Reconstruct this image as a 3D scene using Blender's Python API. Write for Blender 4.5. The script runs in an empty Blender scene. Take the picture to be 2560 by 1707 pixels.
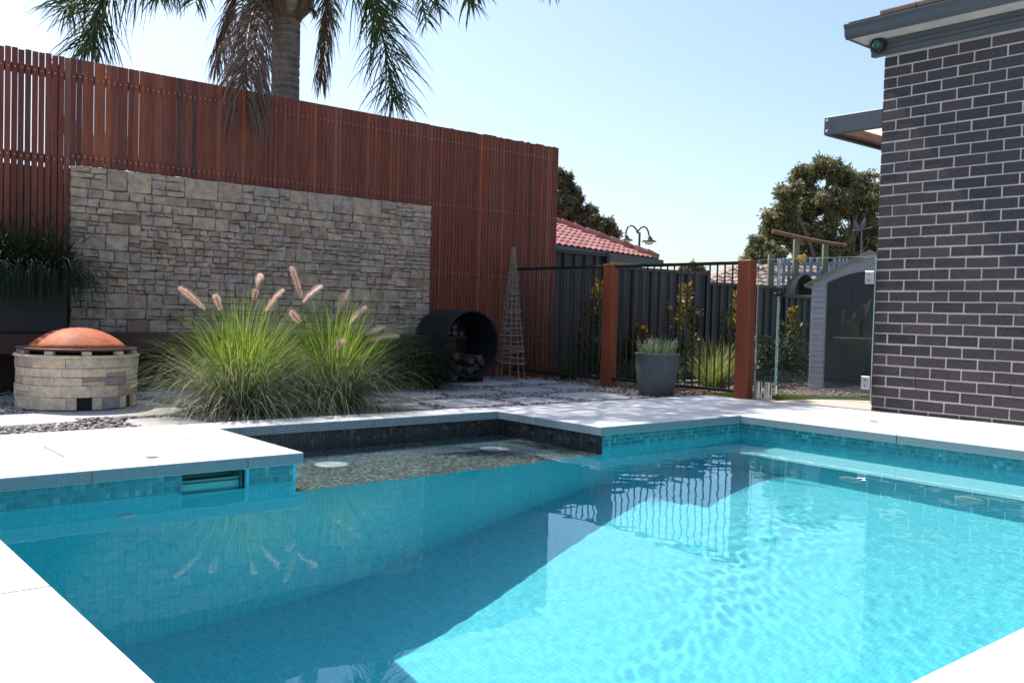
import bpy, math, random
import numpy as np
from mathutils import Vector, Matrix

sc = bpy.context.scene
col = sc.collection
rnd = random.Random(7)
PI = math.pi
# ------------------------------------------------------------------ camera
F, PITCH, ROLL, YAW, EYE = 2312.474, -.0313, .027, .7011, .721      # focal length in px of a 2560 px wide picture
cy_, sy_, cp_, sp_ = math.cos(YAW), math.sin(YAW), math.cos(PITCH), math.sin(PITCH)
FW = Vector((sy_*cp_, cy_*cp_, sp_)); r0 = Vector((cy_, -sy_, 0)); u0 = r0.cross(FW)
RT = math.cos(ROLL)*r0 + math.sin(ROLL)*u0
UP = -math.sin(ROLL)*r0 + math.cos(ROLL)*u0
CAM = Vector((0, 0, EYE))
cam = bpy.data.objects.new('camera', bpy.data.cameras.new('camera')); col.objects.link(cam)
m = Matrix((RT, UP, -FW)).transposed().to_4x4(); m.translation = CAM
cam.matrix_world = m
cam.data.sensor_width = 36; cam.data.lens = 36*F/2560
cam.data.clip_start = .05; cam.data.clip_end = 2000
sc.camera = cam
# ------------------------------------------------------------------ sky, sun, exposure
SUN = Vector((-.05, .56, .83)).normalized()
world = bpy.data.worlds.new('World'); sc.world = world; world.use_nodes = True
wn = world.node_tree
sky = wn.nodes.new('ShaderNodeTexSky'); sky.sky_type = 'NISHITA'; sky.sun_disc = False
sky.sun_elevation = math.asin(SUN.z); sky.sun_rotation = math.atan2(SUN.x, SUN.y)
sky.air_density = 1.0; sky.dust_density = 2.0; sky.ozone_density = 2.3; sky.altitude = 0
wn.links.new(sky.outputs[0], wn.nodes['Background'].inputs[0])
wn.nodes['Background'].inputs[1].default_value = .097
sl = bpy.data.lights.new('sun', 'SUN'); sl.energy = 3.15; sl.angle = math.radians(.53); sl.color = (1, .955, .89)
sl.cycles.is_caustics_light = True
so = bpy.data.objects.new('sun', sl); so.rotation_euler = SUN.to_track_quat('Z', 'Y').to_euler(); so.location = SUN*30
col.objects.link(so)
sc.view_settings.view_transform = 'Standard'; sc.view_settings.look = 'None'; sc.view_settings.gamma = 1
sc.view_settings.use_curve_mapping = False
sc.view_settings.exposure = 1.2
sc.cycles.caustics_refractive = True; sc.cycles.caustics_reflective = False
sc.cycles.max_bounces = 14; sc.cycles.transparent_max_bounces = 24; sc.cycles.transmission_bounces = 10
sc.cycles.diffuse_bounces = 6; sc.cycles.glossy_bounces = 4

# ------------------------------------------------------------------ placing helpers
K = 2560/2352
def ray(u, v):
    return FW + RT*((u*K-1280)/F) - UP*((v*K-853.5)/F)
def at(u, v, depth):
    d = ray(u, v); return CAM + d*(depth/d.dot(FW))
def atY(u, v, y):
    d = ray(u, v); return CAM + d*(y/d.y)
def mpx(px, depth):
    return px*K/F*depth

# ------------------------------------------------------------------ node helpers
def new_mat(name):
    m = bpy.data.materials.new(name); m.use_nodes = True; nt = m.node_tree
    return m, nt, nt.nodes['Principled BSDF']
def N(nt, t, **kw):
    n = nt.nodes.new(t)
    for k, v in kw.items():
        if k.startswith('i_'):
            n.inputs[k[2:].replace('_', ' ')].default_value = v
        else: setattr(n, k, v)
    return n
def ramp(nt, fac, stops):
    r = nt.nodes.new('ShaderNodeValToRGB'); e = r.color_ramp.elements
    while len(e) < len(stops): e.new(.5)
    for k, (p, c) in enumerate(stops): e[k].position = p; e[k].color = (*c, 1)
    nt.links.new(fac, r.inputs[0]); return r.outputs[0]
def mixc(nt, fac, a, b, mode='MIX'):
    n = nt.nodes.new('ShaderNodeMix'); n.data_type = 'RGBA'; n.blend_type = mode
    for i, v in ((0, fac), (6, a), (7, b)):
        if hasattr(v, 'links') or hasattr(v, 'is_linked'): nt.links.new(v, n.inputs[i])
        elif i == 0: n.inputs[0].default_value = v
        else: n.inputs[i].default_value = (*v, 1)
    return n.outputs[2]
def math_(nt, op, a, b=None, c=None):
    n = nt.nodes.new('ShaderNodeMath'); n.operation = op
    for i, v in enumerate((a, b, c)):
        if v is None: continue
        if hasattr(v, 'is_linked'): nt.links.new(v, n.inputs[i])
        else: n.inputs[i].default_value = v
    return n.outputs[0]
def coords(nt, kind='Object', scale=(1, 1, 1)):
    t = nt.nodes.new('ShaderNodeTexCoord'); mp = nt.nodes.new('ShaderNodeMapping')
    mp.inputs['Scale'].default_value = scale; nt.links.new(t.outputs[kind], mp.inputs[0]); return mp.outputs[0]
def world_co(nt, scale=(1, 1, 1)):
    g = nt.nodes.new('ShaderNodeNewGeometry'); mp = nt.nodes.new('ShaderNodeMapping')
    mp.inputs['Scale'].default_value = scale; nt.links.new(g.outputs['Position'], mp.inputs[0]); return mp.outputs[0]
def noise(nt, vec, scale, detail=3, rough=.55):
    n = N(nt, 'ShaderNodeTexNoise', i_Scale=scale, i_Detail=detail, i_Roughness=rough)
    nt.links.new(vec, n.inputs['Vector']); return n.outputs['Fac']
def bump(nt, b, h, strength, dist):
    n = N(nt, 'ShaderNodeBump', i_Strength=strength, i_Distance=dist); nt.links.new(h, n.inputs['Height'])
    nt.links.new(n.outputs[0], b.inputs['Normal'])
def simple(name, c, rough=.6, metal=0, var=.12, scale=6, bmp=0, spec=.5, rand=0, bscale=None, aniso=(1, 1, 1)):
    m, nt, b = new_mat(name)
    b.inputs['Roughness'].default_value = rough; b.inputs['Metallic'].default_value = metal
    b.inputs['Specular IOR Level'].default_value = spec
    v = world_co(nt, aniso); f = noise(nt, v, scale, 4)
    o = ramp(nt, f, [(.3, tuple(x*(1-var) for x in c)), (.7, tuple(min(1, x*(1+var)) for x in c))])
    if rand:
        oi = nt.nodes.new('ShaderNodeObjectInfo'); g = nt.nodes.new('ShaderNodeNewGeometry')
        s = math_(nt, 'ADD', oi.outputs['Random'], g.outputs['Random Per Island']); s = math_(nt, 'FRACT', s)
        k = math_(nt, 'MULTIPLY_ADD', s, 2*rand, 1-rand)
        c2 = nt.nodes.new('ShaderNodeCombineColor')
        for i in range(3): nt.links.new(k, c2.inputs[i])
        o = mixc(nt, 1., o, c2.outputs[0], 'MULTIPLY')
    nt.links.new(o, b.inputs['Base Color'])
    if bmp: bump(nt, b, noise(nt, v, bscale or scale*6, 4), .8, bmp)
    return m
def rand_mat(name, stops, rough=.6, scale=8, var=.25, bmp=0, bscale=40, aniso=(1, 1, 1), spec=.4, metal=0):
    """colour picked per object / per mesh island from a ramp, with some grain"""
    m, nt, b = new_mat(name)
    oi = nt.nodes.new('ShaderNodeObjectInfo'); g = nt.nodes.new('ShaderNodeNewGeometry')
    s = math_(nt, 'FRACT', math_(nt, 'ADD', oi.outputs['Random'], g.outputs['Random Per Island']))
    o = ramp(nt, s, stops)
    v = world_co(nt, aniso); f = noise(nt, v, scale, 5, .6)
    k = ramp(nt, f, [(.25, (1-var,)*3), (.75, (1+var,)*3)])
    o = mixc(nt, 1., o, k, 'MULTIPLY'); nt.links.new(o, b.inputs['Base Color'])
    b.inputs['Roughness'].default_value = rough; b.inputs['Specular IOR Level'].default_value = spec
    b.inputs['Metallic'].default_value = metal
    if bmp: bump(nt, b, noise(nt, v, bscale, 4), .9, bmp)
    return m
def leaf_mat(name, stops, trans=.45, rough=.55, tint=(1, 1, 1)):
    m, nt, b = new_mat(name)
    g = nt.nodes.new('ShaderNodeNewGeometry'); o = ramp(nt, g.outputs['Random Per Island'], stops)
    nt.links.new(o, b.inputs['Base Color']); b.inputs['Roughness'].default_value = rough
    b.inputs['Specular IOR Level'].default_value = .3
    t = nt.nodes.new('ShaderNodeBsdfTranslucent'); nt.links.new(mixc(nt, 1., o, tint, 'MULTIPLY'), t.inputs['Color'])
    mx = nt.nodes.new('ShaderNodeMixShader'); mx.inputs[0].default_value = trans
    nt.links.new(b.outputs[0], mx.inputs[1]); nt.links.new(t.outputs[0], mx.inputs[2])
    nt.links.new(mx.outputs[0], nt.nodes['Material Output'].inputs[0]); return m
def mosaic(name, stops, grout, pitch=.025, joint=.07, rough=.25, soft=None):
    """small glass mosaic by UV in metres"""
    m, nt, b = new_mat(name)
    uv = nt.nodes.new('ShaderNodeUVMap'); sp = nt.nodes.new('ShaderNodeSeparateXYZ'); nt.links.new(uv.outputs[0], sp.inputs[0])
    us = [math_(nt, 'DIVIDE', sp.outputs[i], pitch) for i in (0, 1)]
    fl = [math_(nt, 'FLOOR', x) for x in us]; fr = [math_(nt, 'FRACT', x) for x in us]
    cb = nt.nodes.new('ShaderNodeCombineXYZ'); nt.links.new(fl[0], cb.inputs[0]); nt.links.new(fl[1], cb.inputs[1])
    w = nt.nodes.new('ShaderNodeTexWhiteNoise'); w.noise_dimensions = '2D'; nt.links.new(cb.outputs[0], w.inputs['Vector'])
    c = ramp(nt, w.outputs['Value'], stops)
    e = [math_(nt, 'MINIMUM', x, math_(nt, 'SUBTRACT', 1., x)) for x in fr]
    e = math_(nt, 'MINIMUM', *e); g = math_(nt, 'GREATER_THAN', e, joint)
    c = mixc(nt, g, grout, c); nt.links.new(c, b.inputs['Base Color'])
    b.inputs['Roughness'].default_value = rough; b.inputs['Specular IOR Level'].default_value = .2
    return m

M = {}
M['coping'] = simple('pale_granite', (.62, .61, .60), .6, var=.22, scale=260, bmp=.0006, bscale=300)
M['coping_edge_shaded'] = simple('shaded_granite_edge', (.30, .34, .35), .7, var=.5, scale=190, bmp=.003, bscale=140)  # rough slab sides; shade from facing away put into the darker colour
M['flag'] = rand_mat('flagstone_grey', [(0, (.36, .34, .335)), (1, (.46, .44, .42))], .75, 30, .12, .001, 90)
M['gravel'] = rand_mat('pebble_mix', [(0, (.13, .115, .115)), (.3, (.38, .33, .31)), (.55, (.22, .20, .21)), (.8, (.52, .47, .44)), (1, (.33, .21, .17))], .8, 60, .15)
M['dirt'] = simple('dark_soil', (.10, .075, .06), .95, var=.4, scale=18, bmp=.01)
M['mulch'] = simple('bark_mulch', (.11, .07, .045), .95, var=.6, scale=60, bmp=.02, bscale=90)
M['chips'] = rand_mat('bark_chip', [(0, (.10, .06, .04)), (.5, (.20, .13, .085)), (1, (.30, .22, .16))], .9, 40, .3)
M['ground'] = simple('dry_ground', (.19, .18, .11), .95, var=.3, scale=3, bmp=.01)
M['aggregate'] = simple('exposed_aggregate', (.48, .40, .33), .8, var=.45, scale=150, bmp=.002, bscale=160)
M['pool'] = mosaic('turquoise_mosaic', [(0, (.13, .66, .74)), (.35, (.15, .70, .77)), (.7, (.18, .74, .80)), (1, (.115, .62, .70))], (.10, .58, .66), joint=.05, rough=.6)
M['pool_sunlit'] = mosaic('sunlit_aqua_mosaic', [(0, (.34, .78, .80)), (.5, (.42, .82, .84)), (1, (.30, .74, .78))], (.26, .68, .72), joint=.05, rough=.6)  # bench top copy of the pool tiles, sunlit brightness put into the colour
M['band'] = rand_mat('shaded_teal_tile', [(0, (.035, .20, .22)), (.4, (.07, .33, .35)), (.75, (.045, .24, .28)), (1, (.16, .50, .50))], .15, 40, .12)  # same tiles as the pool, weaker light put into a darker teal
M['band_brown'] = rand_mat('bronze_glass_tile', [(0, (.035, .03, .03)), (.45, (.075, .06, .055)), (.8, (.05, .06, .065)), (1, (.14, .13, .12))], .15, 40, .12)
M['grout'] = simple('grey_grout', (.05, .09, .10), .9)
M['grout_brown'] = simple('pale_grout', (.10, .10, .10), .9)
M['shelf'] = mosaic('bronze_turquoise_mosaic', [(0, (.06, .04, .035)), (.3, (.16, .10, .08)), (.5, (.08, .09, .09)), (.75, (.19, .26, .25)), (1, (.28, .42, .40))], (.24, .25, .24), pitch=.02, joint=.09)
M['shelf_wall'] = mosaic('bronze_mosaic', [(0, (.035, .03, .03)), (.6, (.08, .07, .065)), (1, (.14, .15, .15))], (.10, .10, .10), joint=.08)
M['aqua'] = simple('aqua_plastic', (.16, .52, .52), .3, var=.04)
M['white_plastic'] = simple('white_plastic', (.75, .75, .70), .35, var=.03)
M['brick'] = rand_mat('charcoal_brick', [(0, (.042, .032, .036)), (.45, (.058, .041, .046)), (.8, (.050, .040, .046)), (1, (.078, .050, .050))], .5, 45, .42, .003, 90)
M['mortar'] = simple('pale_mortar', (.54, .49, .45), .9, var=.1, scale=60, bmp=.001)
M['steel_grey'] = simple('dark_grey_steel', (.055, .062, .075), .4, var=.08)
M['steel_grey2'] = simple('weathered_zinc', (.13, .13, .14), .5)
M['slate_blue'] = simple('slate_grey_paint', (.075, .085, .10), .45, var=.08)
M['soffit'] = simple('soffit_white', (.62, .58, .54), .7)
M['sheet'] = None
M['merbau'] = rand_mat('oiled_hardwood', [(0, (.14, .036, .022)), (.3, (.225, .053, .028)), (.55, (.17, .045, .027)), (.8, (.31, .080, .033)), (.93, (.10, .032, .026)), (1, (.25, .10, .06))], .5, 5, .35, .0008, 60, aniso=(9, 9, .8), spec=.3)
M['merbau_post'] = rand_mat('oiled_post', [(0, (.21, .046, .018)), (1, (.27, .062, .024))], .5, 4, .3, .0008, 60, aniso=(12, 12, .8), spec=.4)
M['bench'] = rand_mat('dark_deck_board', [(0, (.045, .024, .02)), (1, (.07, .03, .022))], .55, 5, .3, .0008, 60, aniso=(.8, 12, 12))
M['dark_wood'] = simple('dark_batten', (.06, .03, .022), .8, var=.3, scale=12)
M['screw'] = simple('steel_screw', (.55, .5, .45), .35, metal=.8)
M['stone'] = rand_mat('ledge_stone', [(0, (.40, .285, .205)), (.22, (.50, .37, .27)), (.42, (.38, .285, .225)), (.6, (.54, .41, .30)), (.78, (.43, .29, .20)), (.90, (.41, .345, .30)), (.97, (.38, .235, .15)), (1, (.28, .175, .13))], .85, 16, .42, .010, 34)
M['stone_core'] = simple('stone_backing', (.09, .08, .075), .95)
M['pit_stone'] = rand_mat('sandstone_block', [(0, (.66, .50, .34)), (.4, (.74, .58, .41)), (.75, (.62, .49, .36)), (.9, (.44, .29, .22)), (1, (.30, .28, .29))], .85, 26, .28, .006, 60)
M['soot'] = simple('sooty_black', (.02, .018, .017), .9)
M['rust'] = None
M['dark_iron'] = simple('dark_rusted_iron', (.14, .09, .075), .55, metal=.3, var=.3, scale=14)
M['black'] = simple('black_powdercoat', (.016, .016, .018), .35, var=.05)
M['drum'] = simple('black_painted_drum', (.009, .009, .012), .8, var=.3, scale=6)
M['log'] = rand_mat('split_log', [(0, (.06, .035, .026)), (.5, (.12, .08, .06)), (1, (.045, .03, .022))], .9, 30, .4, .003, 60)
M['willow'] = simple('willow_stick', (.27, .20, .15), .8, var=.3, scale=30)
M['pot'] = simple('charcoal_concrete', (.10, .105, .112), .75, var=.12, scale=18, bmp=.001)
M['soil'] = simple('potting_soil', (.05, .035, .025), 1)
M['planter'] = simple('charcoal_planter', (.022, .022, .024), .6)
M['chrome'] = simple('brushed_stainless', (.66, .64, .62), .28, metal=.9, var=.05)
M['cb'] = simple('charcoal_steel_sheet', (.026, .027, .033), .45, var=.06)
M['shed_grey'] = simple('shed_grey_plastic', (.64, .65, .72), .6, var=.06)
M['shed_door'] = simple('shed_dark_plastic', (.032, .034, .044), .5, var=.06)
M['shed_roof'] = simple('shed_roof_plastic', (.36, .35, .34), .6)
M['terracotta'] = rand_mat('terracotta_tile', [(0, (.36, .13, .10)), (.5, (.43, .18, .145)), (1, (.50, .24, .20))], .28, 30, .25)
M['brown_tile'] = rand_mat('brown_tile', [(0, (.22, .15, .12)), (1, (.32, .22, .18))], .7, 30, .2)
M['green_gutter'] = simple('dark_green_gutter', (.02, .045, .05), .4)
M['cream'] = simple('cream_render', (.62, .52, .42), .8)
M['green_pine'] = simple('weathered_treated_pine', (.19, .20, .14), .85, var=.25, scale=10, aniso=(8, 8, 1))
M['brown_pine'] = simple('brown_timber_beam', (.20, .12, .075), .8, var=.25, scale=8)
M['picket'] = simple('grey_lavender_paint', (.36, .36, .45), .7, var=.15)
M['yellow'] = simple('yellow_plastic', (.85, .42, .02), .4)
M['blue'] = simple('blue_plastic', (.02, .14, .32), .4)
M['lamp_green'] = simple('dark_green_lamp', (.035, .07, .07), .4)
M['gum_bark'] = simple('gum_bark', (.16, .12, .10), .9, var=.3)
M['palm_trunk'] = None
M['blade'] = leaf_mat('bright_grass_blade', [(0, (.10, .19, .02)), (.5, (.20, .31, .035)), (.85, (.30, .37, .06)), (1, (.42, .36, .12))], .5)
M['blade_pale'] = leaf_mat('pale_grass_blade', [(0, (.15, .20, .085)), (.5, (.26, .31, .17)), (1, (.42, .38, .26))], .45)
M['plume'] = leaf_mat('pink_plume_hair', [(0, (.80, .56, .50)), (.5, (.88, .68, .60)), (1, (.92, .80, .68))], .6)
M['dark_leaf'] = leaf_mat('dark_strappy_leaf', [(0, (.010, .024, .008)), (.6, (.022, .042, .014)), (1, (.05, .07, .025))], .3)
M['mid_leaf'] = leaf_mat('mid_strappy_leaf', [(0, (.03, .09, .015)), (.6, (.06, .14, .025)), (1, (.12, .18, .04))], .4)
M['lime_leaf'] = leaf_mat('lime_strappy_leaf', [(0, (.12, .20, .03)), (.6, (.26, .30, .07)), (1, (.38, .30, .14))], .5)
M['magnolia'] = leaf_mat('magnolia_leaf', [(0, (.02, .045, .012)), (.6, (.045, .08, .02)), (.82, (.10, .10, .025)), (1, (.34, .14, .03))], .35, .3)
M['mag_top'] = leaf_mat('magnolia_new_leaf', [(0, (.08, .11, .025)), (.4, (.26, .19, .03)), (1, (.50, .20, .03))], .45, .3)
M['lavender'] = leaf_mat('lavender_leaf', [(0, (.16, .26, .10)), (.6, (.28, .38, .17)), (1, (.40, .42, .28))], .35)
M['lav_flower'] = leaf_mat('lavender_flower', [(0, (.40, .30, .38)), (1, (.60, .50, .52))], .3)
M['gum_leaf'] = leaf_mat('gum_leaf', [(0, (.11, .125, .055)), (.45, (.20, .205, .09)), (.8, (.29, .27, .15)), (1, (.38, .26, .18))], .35)
M['gum_dark'] = leaf_mat('gum_leaf_dark', [(0, (.07, .08, .04)), (.6, (.15, .155, .08)), (1, (.26, .19, .14))], .3)
M['palm_leaf'] = leaf_mat('palm_leaflet', [(0, (.02, .05, .018)), (.5, (.045, .09, .025)), (1, (.11, .14, .04))], .3, .35)
M['palm_dry'] = leaf_mat('dry_palm_leaflet', [(0, (.11, .060, .045)), (.5, (.20, .125, .095)), (1, (.29, .21, .16))], .3)
M['lawn'] = leaf_mat('lawn_blade', [(0, (.07, .12, .015)), (.6, (.13, .19, .03)), (1, (.22, .22, .07))], .4)

def special():
    m, nt, b = new_mat('rusty_steel_lid')
    v = coords(nt, 'Object'); f = noise(nt, v, 7, 6, .65); g = noise(nt, v, 45, 4)
    c = ramp(nt, f, [(.25, (.26, .045, .018)), (.45, (.42, .085, .025)), (.6, (.50, .13, .04)), (.78, (.46, .17, .09))])
    c = mixc(nt, .25, c, ramp(nt, g, [(.3, (.2, .06, .03)), (.7, (.7, .34, .2))]))
    nt.links.new(c, b.inputs['Base Color']); b.inputs['Roughness'].default_value = .65; b.inputs['Specular IOR Level'].default_value = .2; M['rust'] = m
    m, nt, b = new_mat('ringed_palm_trunk')
    v = world_co(nt); sp = nt.nodes.new('ShaderNodeSeparateXYZ'); nt.links.new(v, sp.inputs[0])
    f = noise(nt, v, 9, 5, .7)
    c = ramp(nt, f, [(.3, (.12, .095, .085)), (.55, (.24, .20, .18)), (.75, (.33, .28, .25))])
    zz = math_(nt, 'ADD', math_(nt, 'MULTIPLY', sp.outputs[2], 11.5), math_(nt, 'MULTIPLY', noise(nt, v, 3, 2), .6)); fr_ = math_(nt, 'FRACT', zz)
    c = mixc(nt, ramp(nt, fr_, [(0, (1, 1, 1)), (.14, (.1, .1, .1)), (.5, (0, 0, 0)), (.97, (.1, .1, .1))]), c, (.42, .37, .34))
    nt.links.new(c, b.inputs['Base Color']); b.inputs['Roughness'].default_value = .9
    bump(nt, b, noise(nt, v, 40, 4), .8, .01); M['palm_trunk'] = m
    # translucent patio sheet
    m, nt, b = new_mat('opal_roof_sheet'); b.inputs['Base Color'].default_value = (.78, .70, .66, 1); b.inputs['Roughness'].default_value = .5
    t = N(nt, 'ShaderNodeBsdfTranslucent', i_Color=(.95, .84, .78, 1)); mx = nt.nodes.new('ShaderNodeMixShader'); mx.inputs[0].default_value = .8
    nt.links.new(b.outputs[0], mx.inputs[1]); nt.links.new(t.outputs[0], mx.inputs[2]); nt.links.new(mx.outputs[0], nt.nodes['Material Output'].inputs[0]); M['sheet'] = m
    # pool water: a clear refracting surface
    m, nt, b = new_mat('pool_water'); nt.nodes.remove(b)
    g = N(nt, 'ShaderNodeBsdfGlass', i_IOR=1.333, i_Roughness=0., i_Color=(.86, .97, .99, 1))
    nt.links.new(g.outputs[0], nt.nodes['Material Output'].inputs[0]); M['water'] = m
    # fence glass: thin clear pane that mirrors by angle
    m, nt, b = new_mat('clear_fence_glass'); nt.nodes.remove(b)
    tr = N(nt, 'ShaderNodeBsdfTransparent', i_Color=(.90, .95, .935, 1)); gl = N(nt, 'ShaderNodeBsdfGlossy', i_Roughness=.0, i_Color=(1, 1, 1, 1))
    fr = N(nt, 'ShaderNodeFresnel', i_IOR=1.5); mx = nt.nodes.new('ShaderNodeMixShader')
    dv = world_co(nt, (14, 14, 14)); dn = noise(nt, dv, 3, 6, .7)                      # faint smears and water spots
    di = N(nt, 'ShaderNodeBsdfDiffuse', i_Color=(.8, .8, .8, 1)); md = nt.nodes.new('ShaderNodeMixShader')
    k = nt.nodes.new('ShaderNodeMapRange'); k.inputs[1].default_value = .5; k.inputs[2].default_value = .8; k.inputs[3].default_value = .004; k.inputs[4].default_value = .05
    nt.links.new(dn, k.inputs[0]); nt.links.new(k.outputs[0], md.inputs[0])
    nt.links.new(tr.outputs[0], md.inputs[1]); nt.links.new(di.outputs[0], md.inputs[2])
    nt.links.new(fr.outputs[0], mx.inputs[0]); nt.links.new(md.outputs[0], mx.inputs[1]); nt.links.new(gl.outputs[0], mx.inputs[2])
    nt.links.new(mx.outputs[0], nt.nodes['Material Output'].inputs[0]); M['glass'] = m
    M['glass_edge'] = simple('glass_edge', (.45, .62, .58), .2)
    M['lens'] = simple('teal_lens', (.02, .13, .13), .08)
special()

# ------------------------------------------------------------------ mesh helpers
class MB:
    def __init__(s): s.v = []; s.f = []; s.uv = None
    def quadface(s, pts): n = len(s.v); s.v += [tuple(p) for p in pts]; s.f.append(tuple(range(n, n+len(pts))))
    def box(s, x0, x1, y0, y1, z0, z1, M_=None):
        P = [(x0, y0, z0), (x1, y0, z0), (x1, y1, z0), (x0, y1, z0), (x0, y0, z1), (x1, y0, z1), (x1, y1, z1), (x0, y1, z1)]
        if M_ is not None: P = [tuple(M_ @ Vector(p)) for p in P]
        n = len(s.v); s.v += P
        s.f += [tuple(n+i for i in q) for q in ((3, 2, 1, 0), (4, 5, 6, 7), (0, 1, 5, 4), (1, 2, 6, 5), (2, 3, 7, 6), (3, 0, 4, 7))]
        return s
    def cbox(s, x0, x1, y0, y1, z0, z1, b=.004, M_=None):
        """box with all vertical and top edges eased"""
        def ring(i, z): return [(x0+i, y0+b, z), (x0+b, y0+i, z), (x1-b, y0+i, z), (x1-i, y0+b, z), (x1-i, y1-b, z), (x1-b, y1-i, z), (x0+b, y1-i, z), (x0+i, y1-b, z)]
        R = [ring(b*.7, z0), ring(0, z0+b), ring(0, z1-b), ring(b*.7, z1)]
        n = len(s.v)
        for r in R: s.v += [tuple(M_ @ Vector(p)) if M_ is not None else p for p in r]
        for k in range(3):
            for i in range(8): a, c = n+k*8+i, n+k*8+(i+1) % 8; s.f.append((a, c, c+8, a+8))
        s.f.append(tuple(n+i for i in range(7, -1, -1))); s.f.append(tuple(n+24+i for i in range(8))); return s
    def tube(s, pts, rad, n=8, cap=True):
        pts = [Vector(p) for p in pts]; R = rad if hasattr(rad, '__len__') else [rad]*len(pts)
        base = len(s.v); prev = None
        for i, p in enumerate(pts):
            t = (pts[min(i+1, len(pts)-1)]-pts[max(i-1, 0)]).normalized()
            a = prev if prev is not None else (Vector((1, 0, 0)) if abs(t.x) < .8 else Vector((0, 1, 0)))
            a = (a - t*a.dot(t)).normalized(); prev = a; b = t.cross(a)
            for k in range(n):
                an = 2*PI*k/n; s.v.append(tuple(p + (a*math.cos(an)+b*math.sin(an))*R[i]))
        for i in range(len(pts)-1):
            for k in range(n):
                a, b = base+i*n+k, base+i*n+(k+1) % n; s.f.append((a, b, b+n, a+n))
        if cap: s.f.append(tuple(base+k for k in range(n-1, -1, -1))); e = base+(len(pts)-1)*n; s.f.append(tuple(e+k for k in range(n)))
        return s
    def lathe(s, prof, c=(0, 0, 0), n=32, close=False):
        base = len(s.v)
        for r, z in prof:
            for k in range(n): a = 2*PI*k/n; s.v.append((c[0]+r*math.cos(a), c[1]+r*math.sin(a), c[2]+z))
        for i in range(len(prof)-1):
            for k in range(n):
                a, b = base+i*n+k, base+i*n+(k+1) % n; s.f.append((a, b, b+n, a+n))
        if prof[0][0] > 0 and close: s.f.append(tuple(base+k for k in range(n-1, -1, -1)))
        if close: e = base+(len(prof)-1)*n; s.f.append(tuple(e+k for k in range(n)))
        return s
    def prism(s, poly, z0, z1, b=.0):
        n = len(poly); base = len(s.v); cx = sum(p[0] for p in poly)/n; cy = sum(p[1] for p in poly)/n
        def ins(p, d): v = Vector((p[0]-cx, p[1]-cy)); l = v.length; return (cx+v.x*(1-d/l), cy+v.y*(1-d/l))
        rings = [[(*p, z0) for p in poly], [(*p, z1-b) for p in poly]]
        if b: rings.append([(*ins(p, b*1.3), z1) for p in poly])
        for r in rings: s.v += r
        for k in range(len(rings)-1):
            for i in range(n): a, c = base+k*n+i, base+k*n+(i+1) % n; s.f.append((a, c, c+n, a+n))
        s.f.append(tuple(base+i for i in range(n-1, -1, -1))); e = base+(len(rings)-1)*n; s.f.append(tuple(e+i for i in range(n)))
        return s
    def strip(s, pts, side, widths):
        """flat ribbon"""
        base = len(s.v); n = len(pts)
        for p, w in zip(pts, widths):
            s.v.append(tuple(p-side*w)); s.v.append(tuple(p+side*w))
        for i in range(n-1): a = base+2*i; s.f.append((a, a+1, a+3, a+2))
        return s
    def mesh(s, name, mat, smooth=False):
        me = bpy.data.meshes.new(name); me.from_pydata(s.v, [], s.f)
        if mat is not None: me.materials.append(M[mat] if isinstance(mat, str) else mat)
        if smooth: me.shade_smooth()
        me.update(); return me
    def obj(s, name, mat, parent=None, smooth=False, auto=None):
        me = s.mesh(name, mat, smooth or bool(auto))
        if auto: 
            me.set_sharp_from_angle(angle=math.radians(auto))
        return link(name, me, parent)
def link(name, me, parent=None, loc=None, rot=None):
    o = bpy.data.objects.new(name, me); col.objects.link(o)
    if parent is not None: o.parent = parent
    if loc is not None: o.location = loc
    if rot is not None: o.rotation_euler = rot
    return o
def tag(o, label=None, cat=None, group=None, kind=None):
    if label: o['label'] = label
    if cat: o['category'] = cat
    if group: o['group'] = group
    if kind: o['kind'] = kind
    return o
def thing(name, label, cat, loc=(0, 0, 0), group=None):
    o = bpy.data.objects.new(name, None); o.location = loc; o.empty_display_size = .1; col.objects.link(o)
    return tag(o, label, cat, group)
def setting(name):
    o = bpy.data.objects.new(name, None); col.objects.link(o); o['kind'] = 'structure'; return o
def local(o, off):      # children meshes are written in world space; keep them there under a moved parent
    o.location = -Vector(off)
def stuff(o): o['kind'] = 'stuff'; return o
def np_mesh(name, V, Fc, mat, parent=None, smooth=False):
    me = bpy.data.meshes.new(name); nv, nf = len(V), len(Fc); k = Fc.shape[1]
    me.vertices.add(nv); me.vertices.foreach_set('co', V.astype(np.float32).ravel())
    me.loops.add(nf*k); me.loops.foreach_set('vertex_index', Fc.astype(np.int32).ravel())
    me.polygons.add(nf); me.polygons.foreach_set('loop_start', (np.arange(nf)*k).astype(np.int32))
    me.update(calc_edges=True); me.materials.append(M[mat] if isinstance(mat, str) else mat)
    if smooth: me.shade_smooth()
    return link(name, me, parent)

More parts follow.
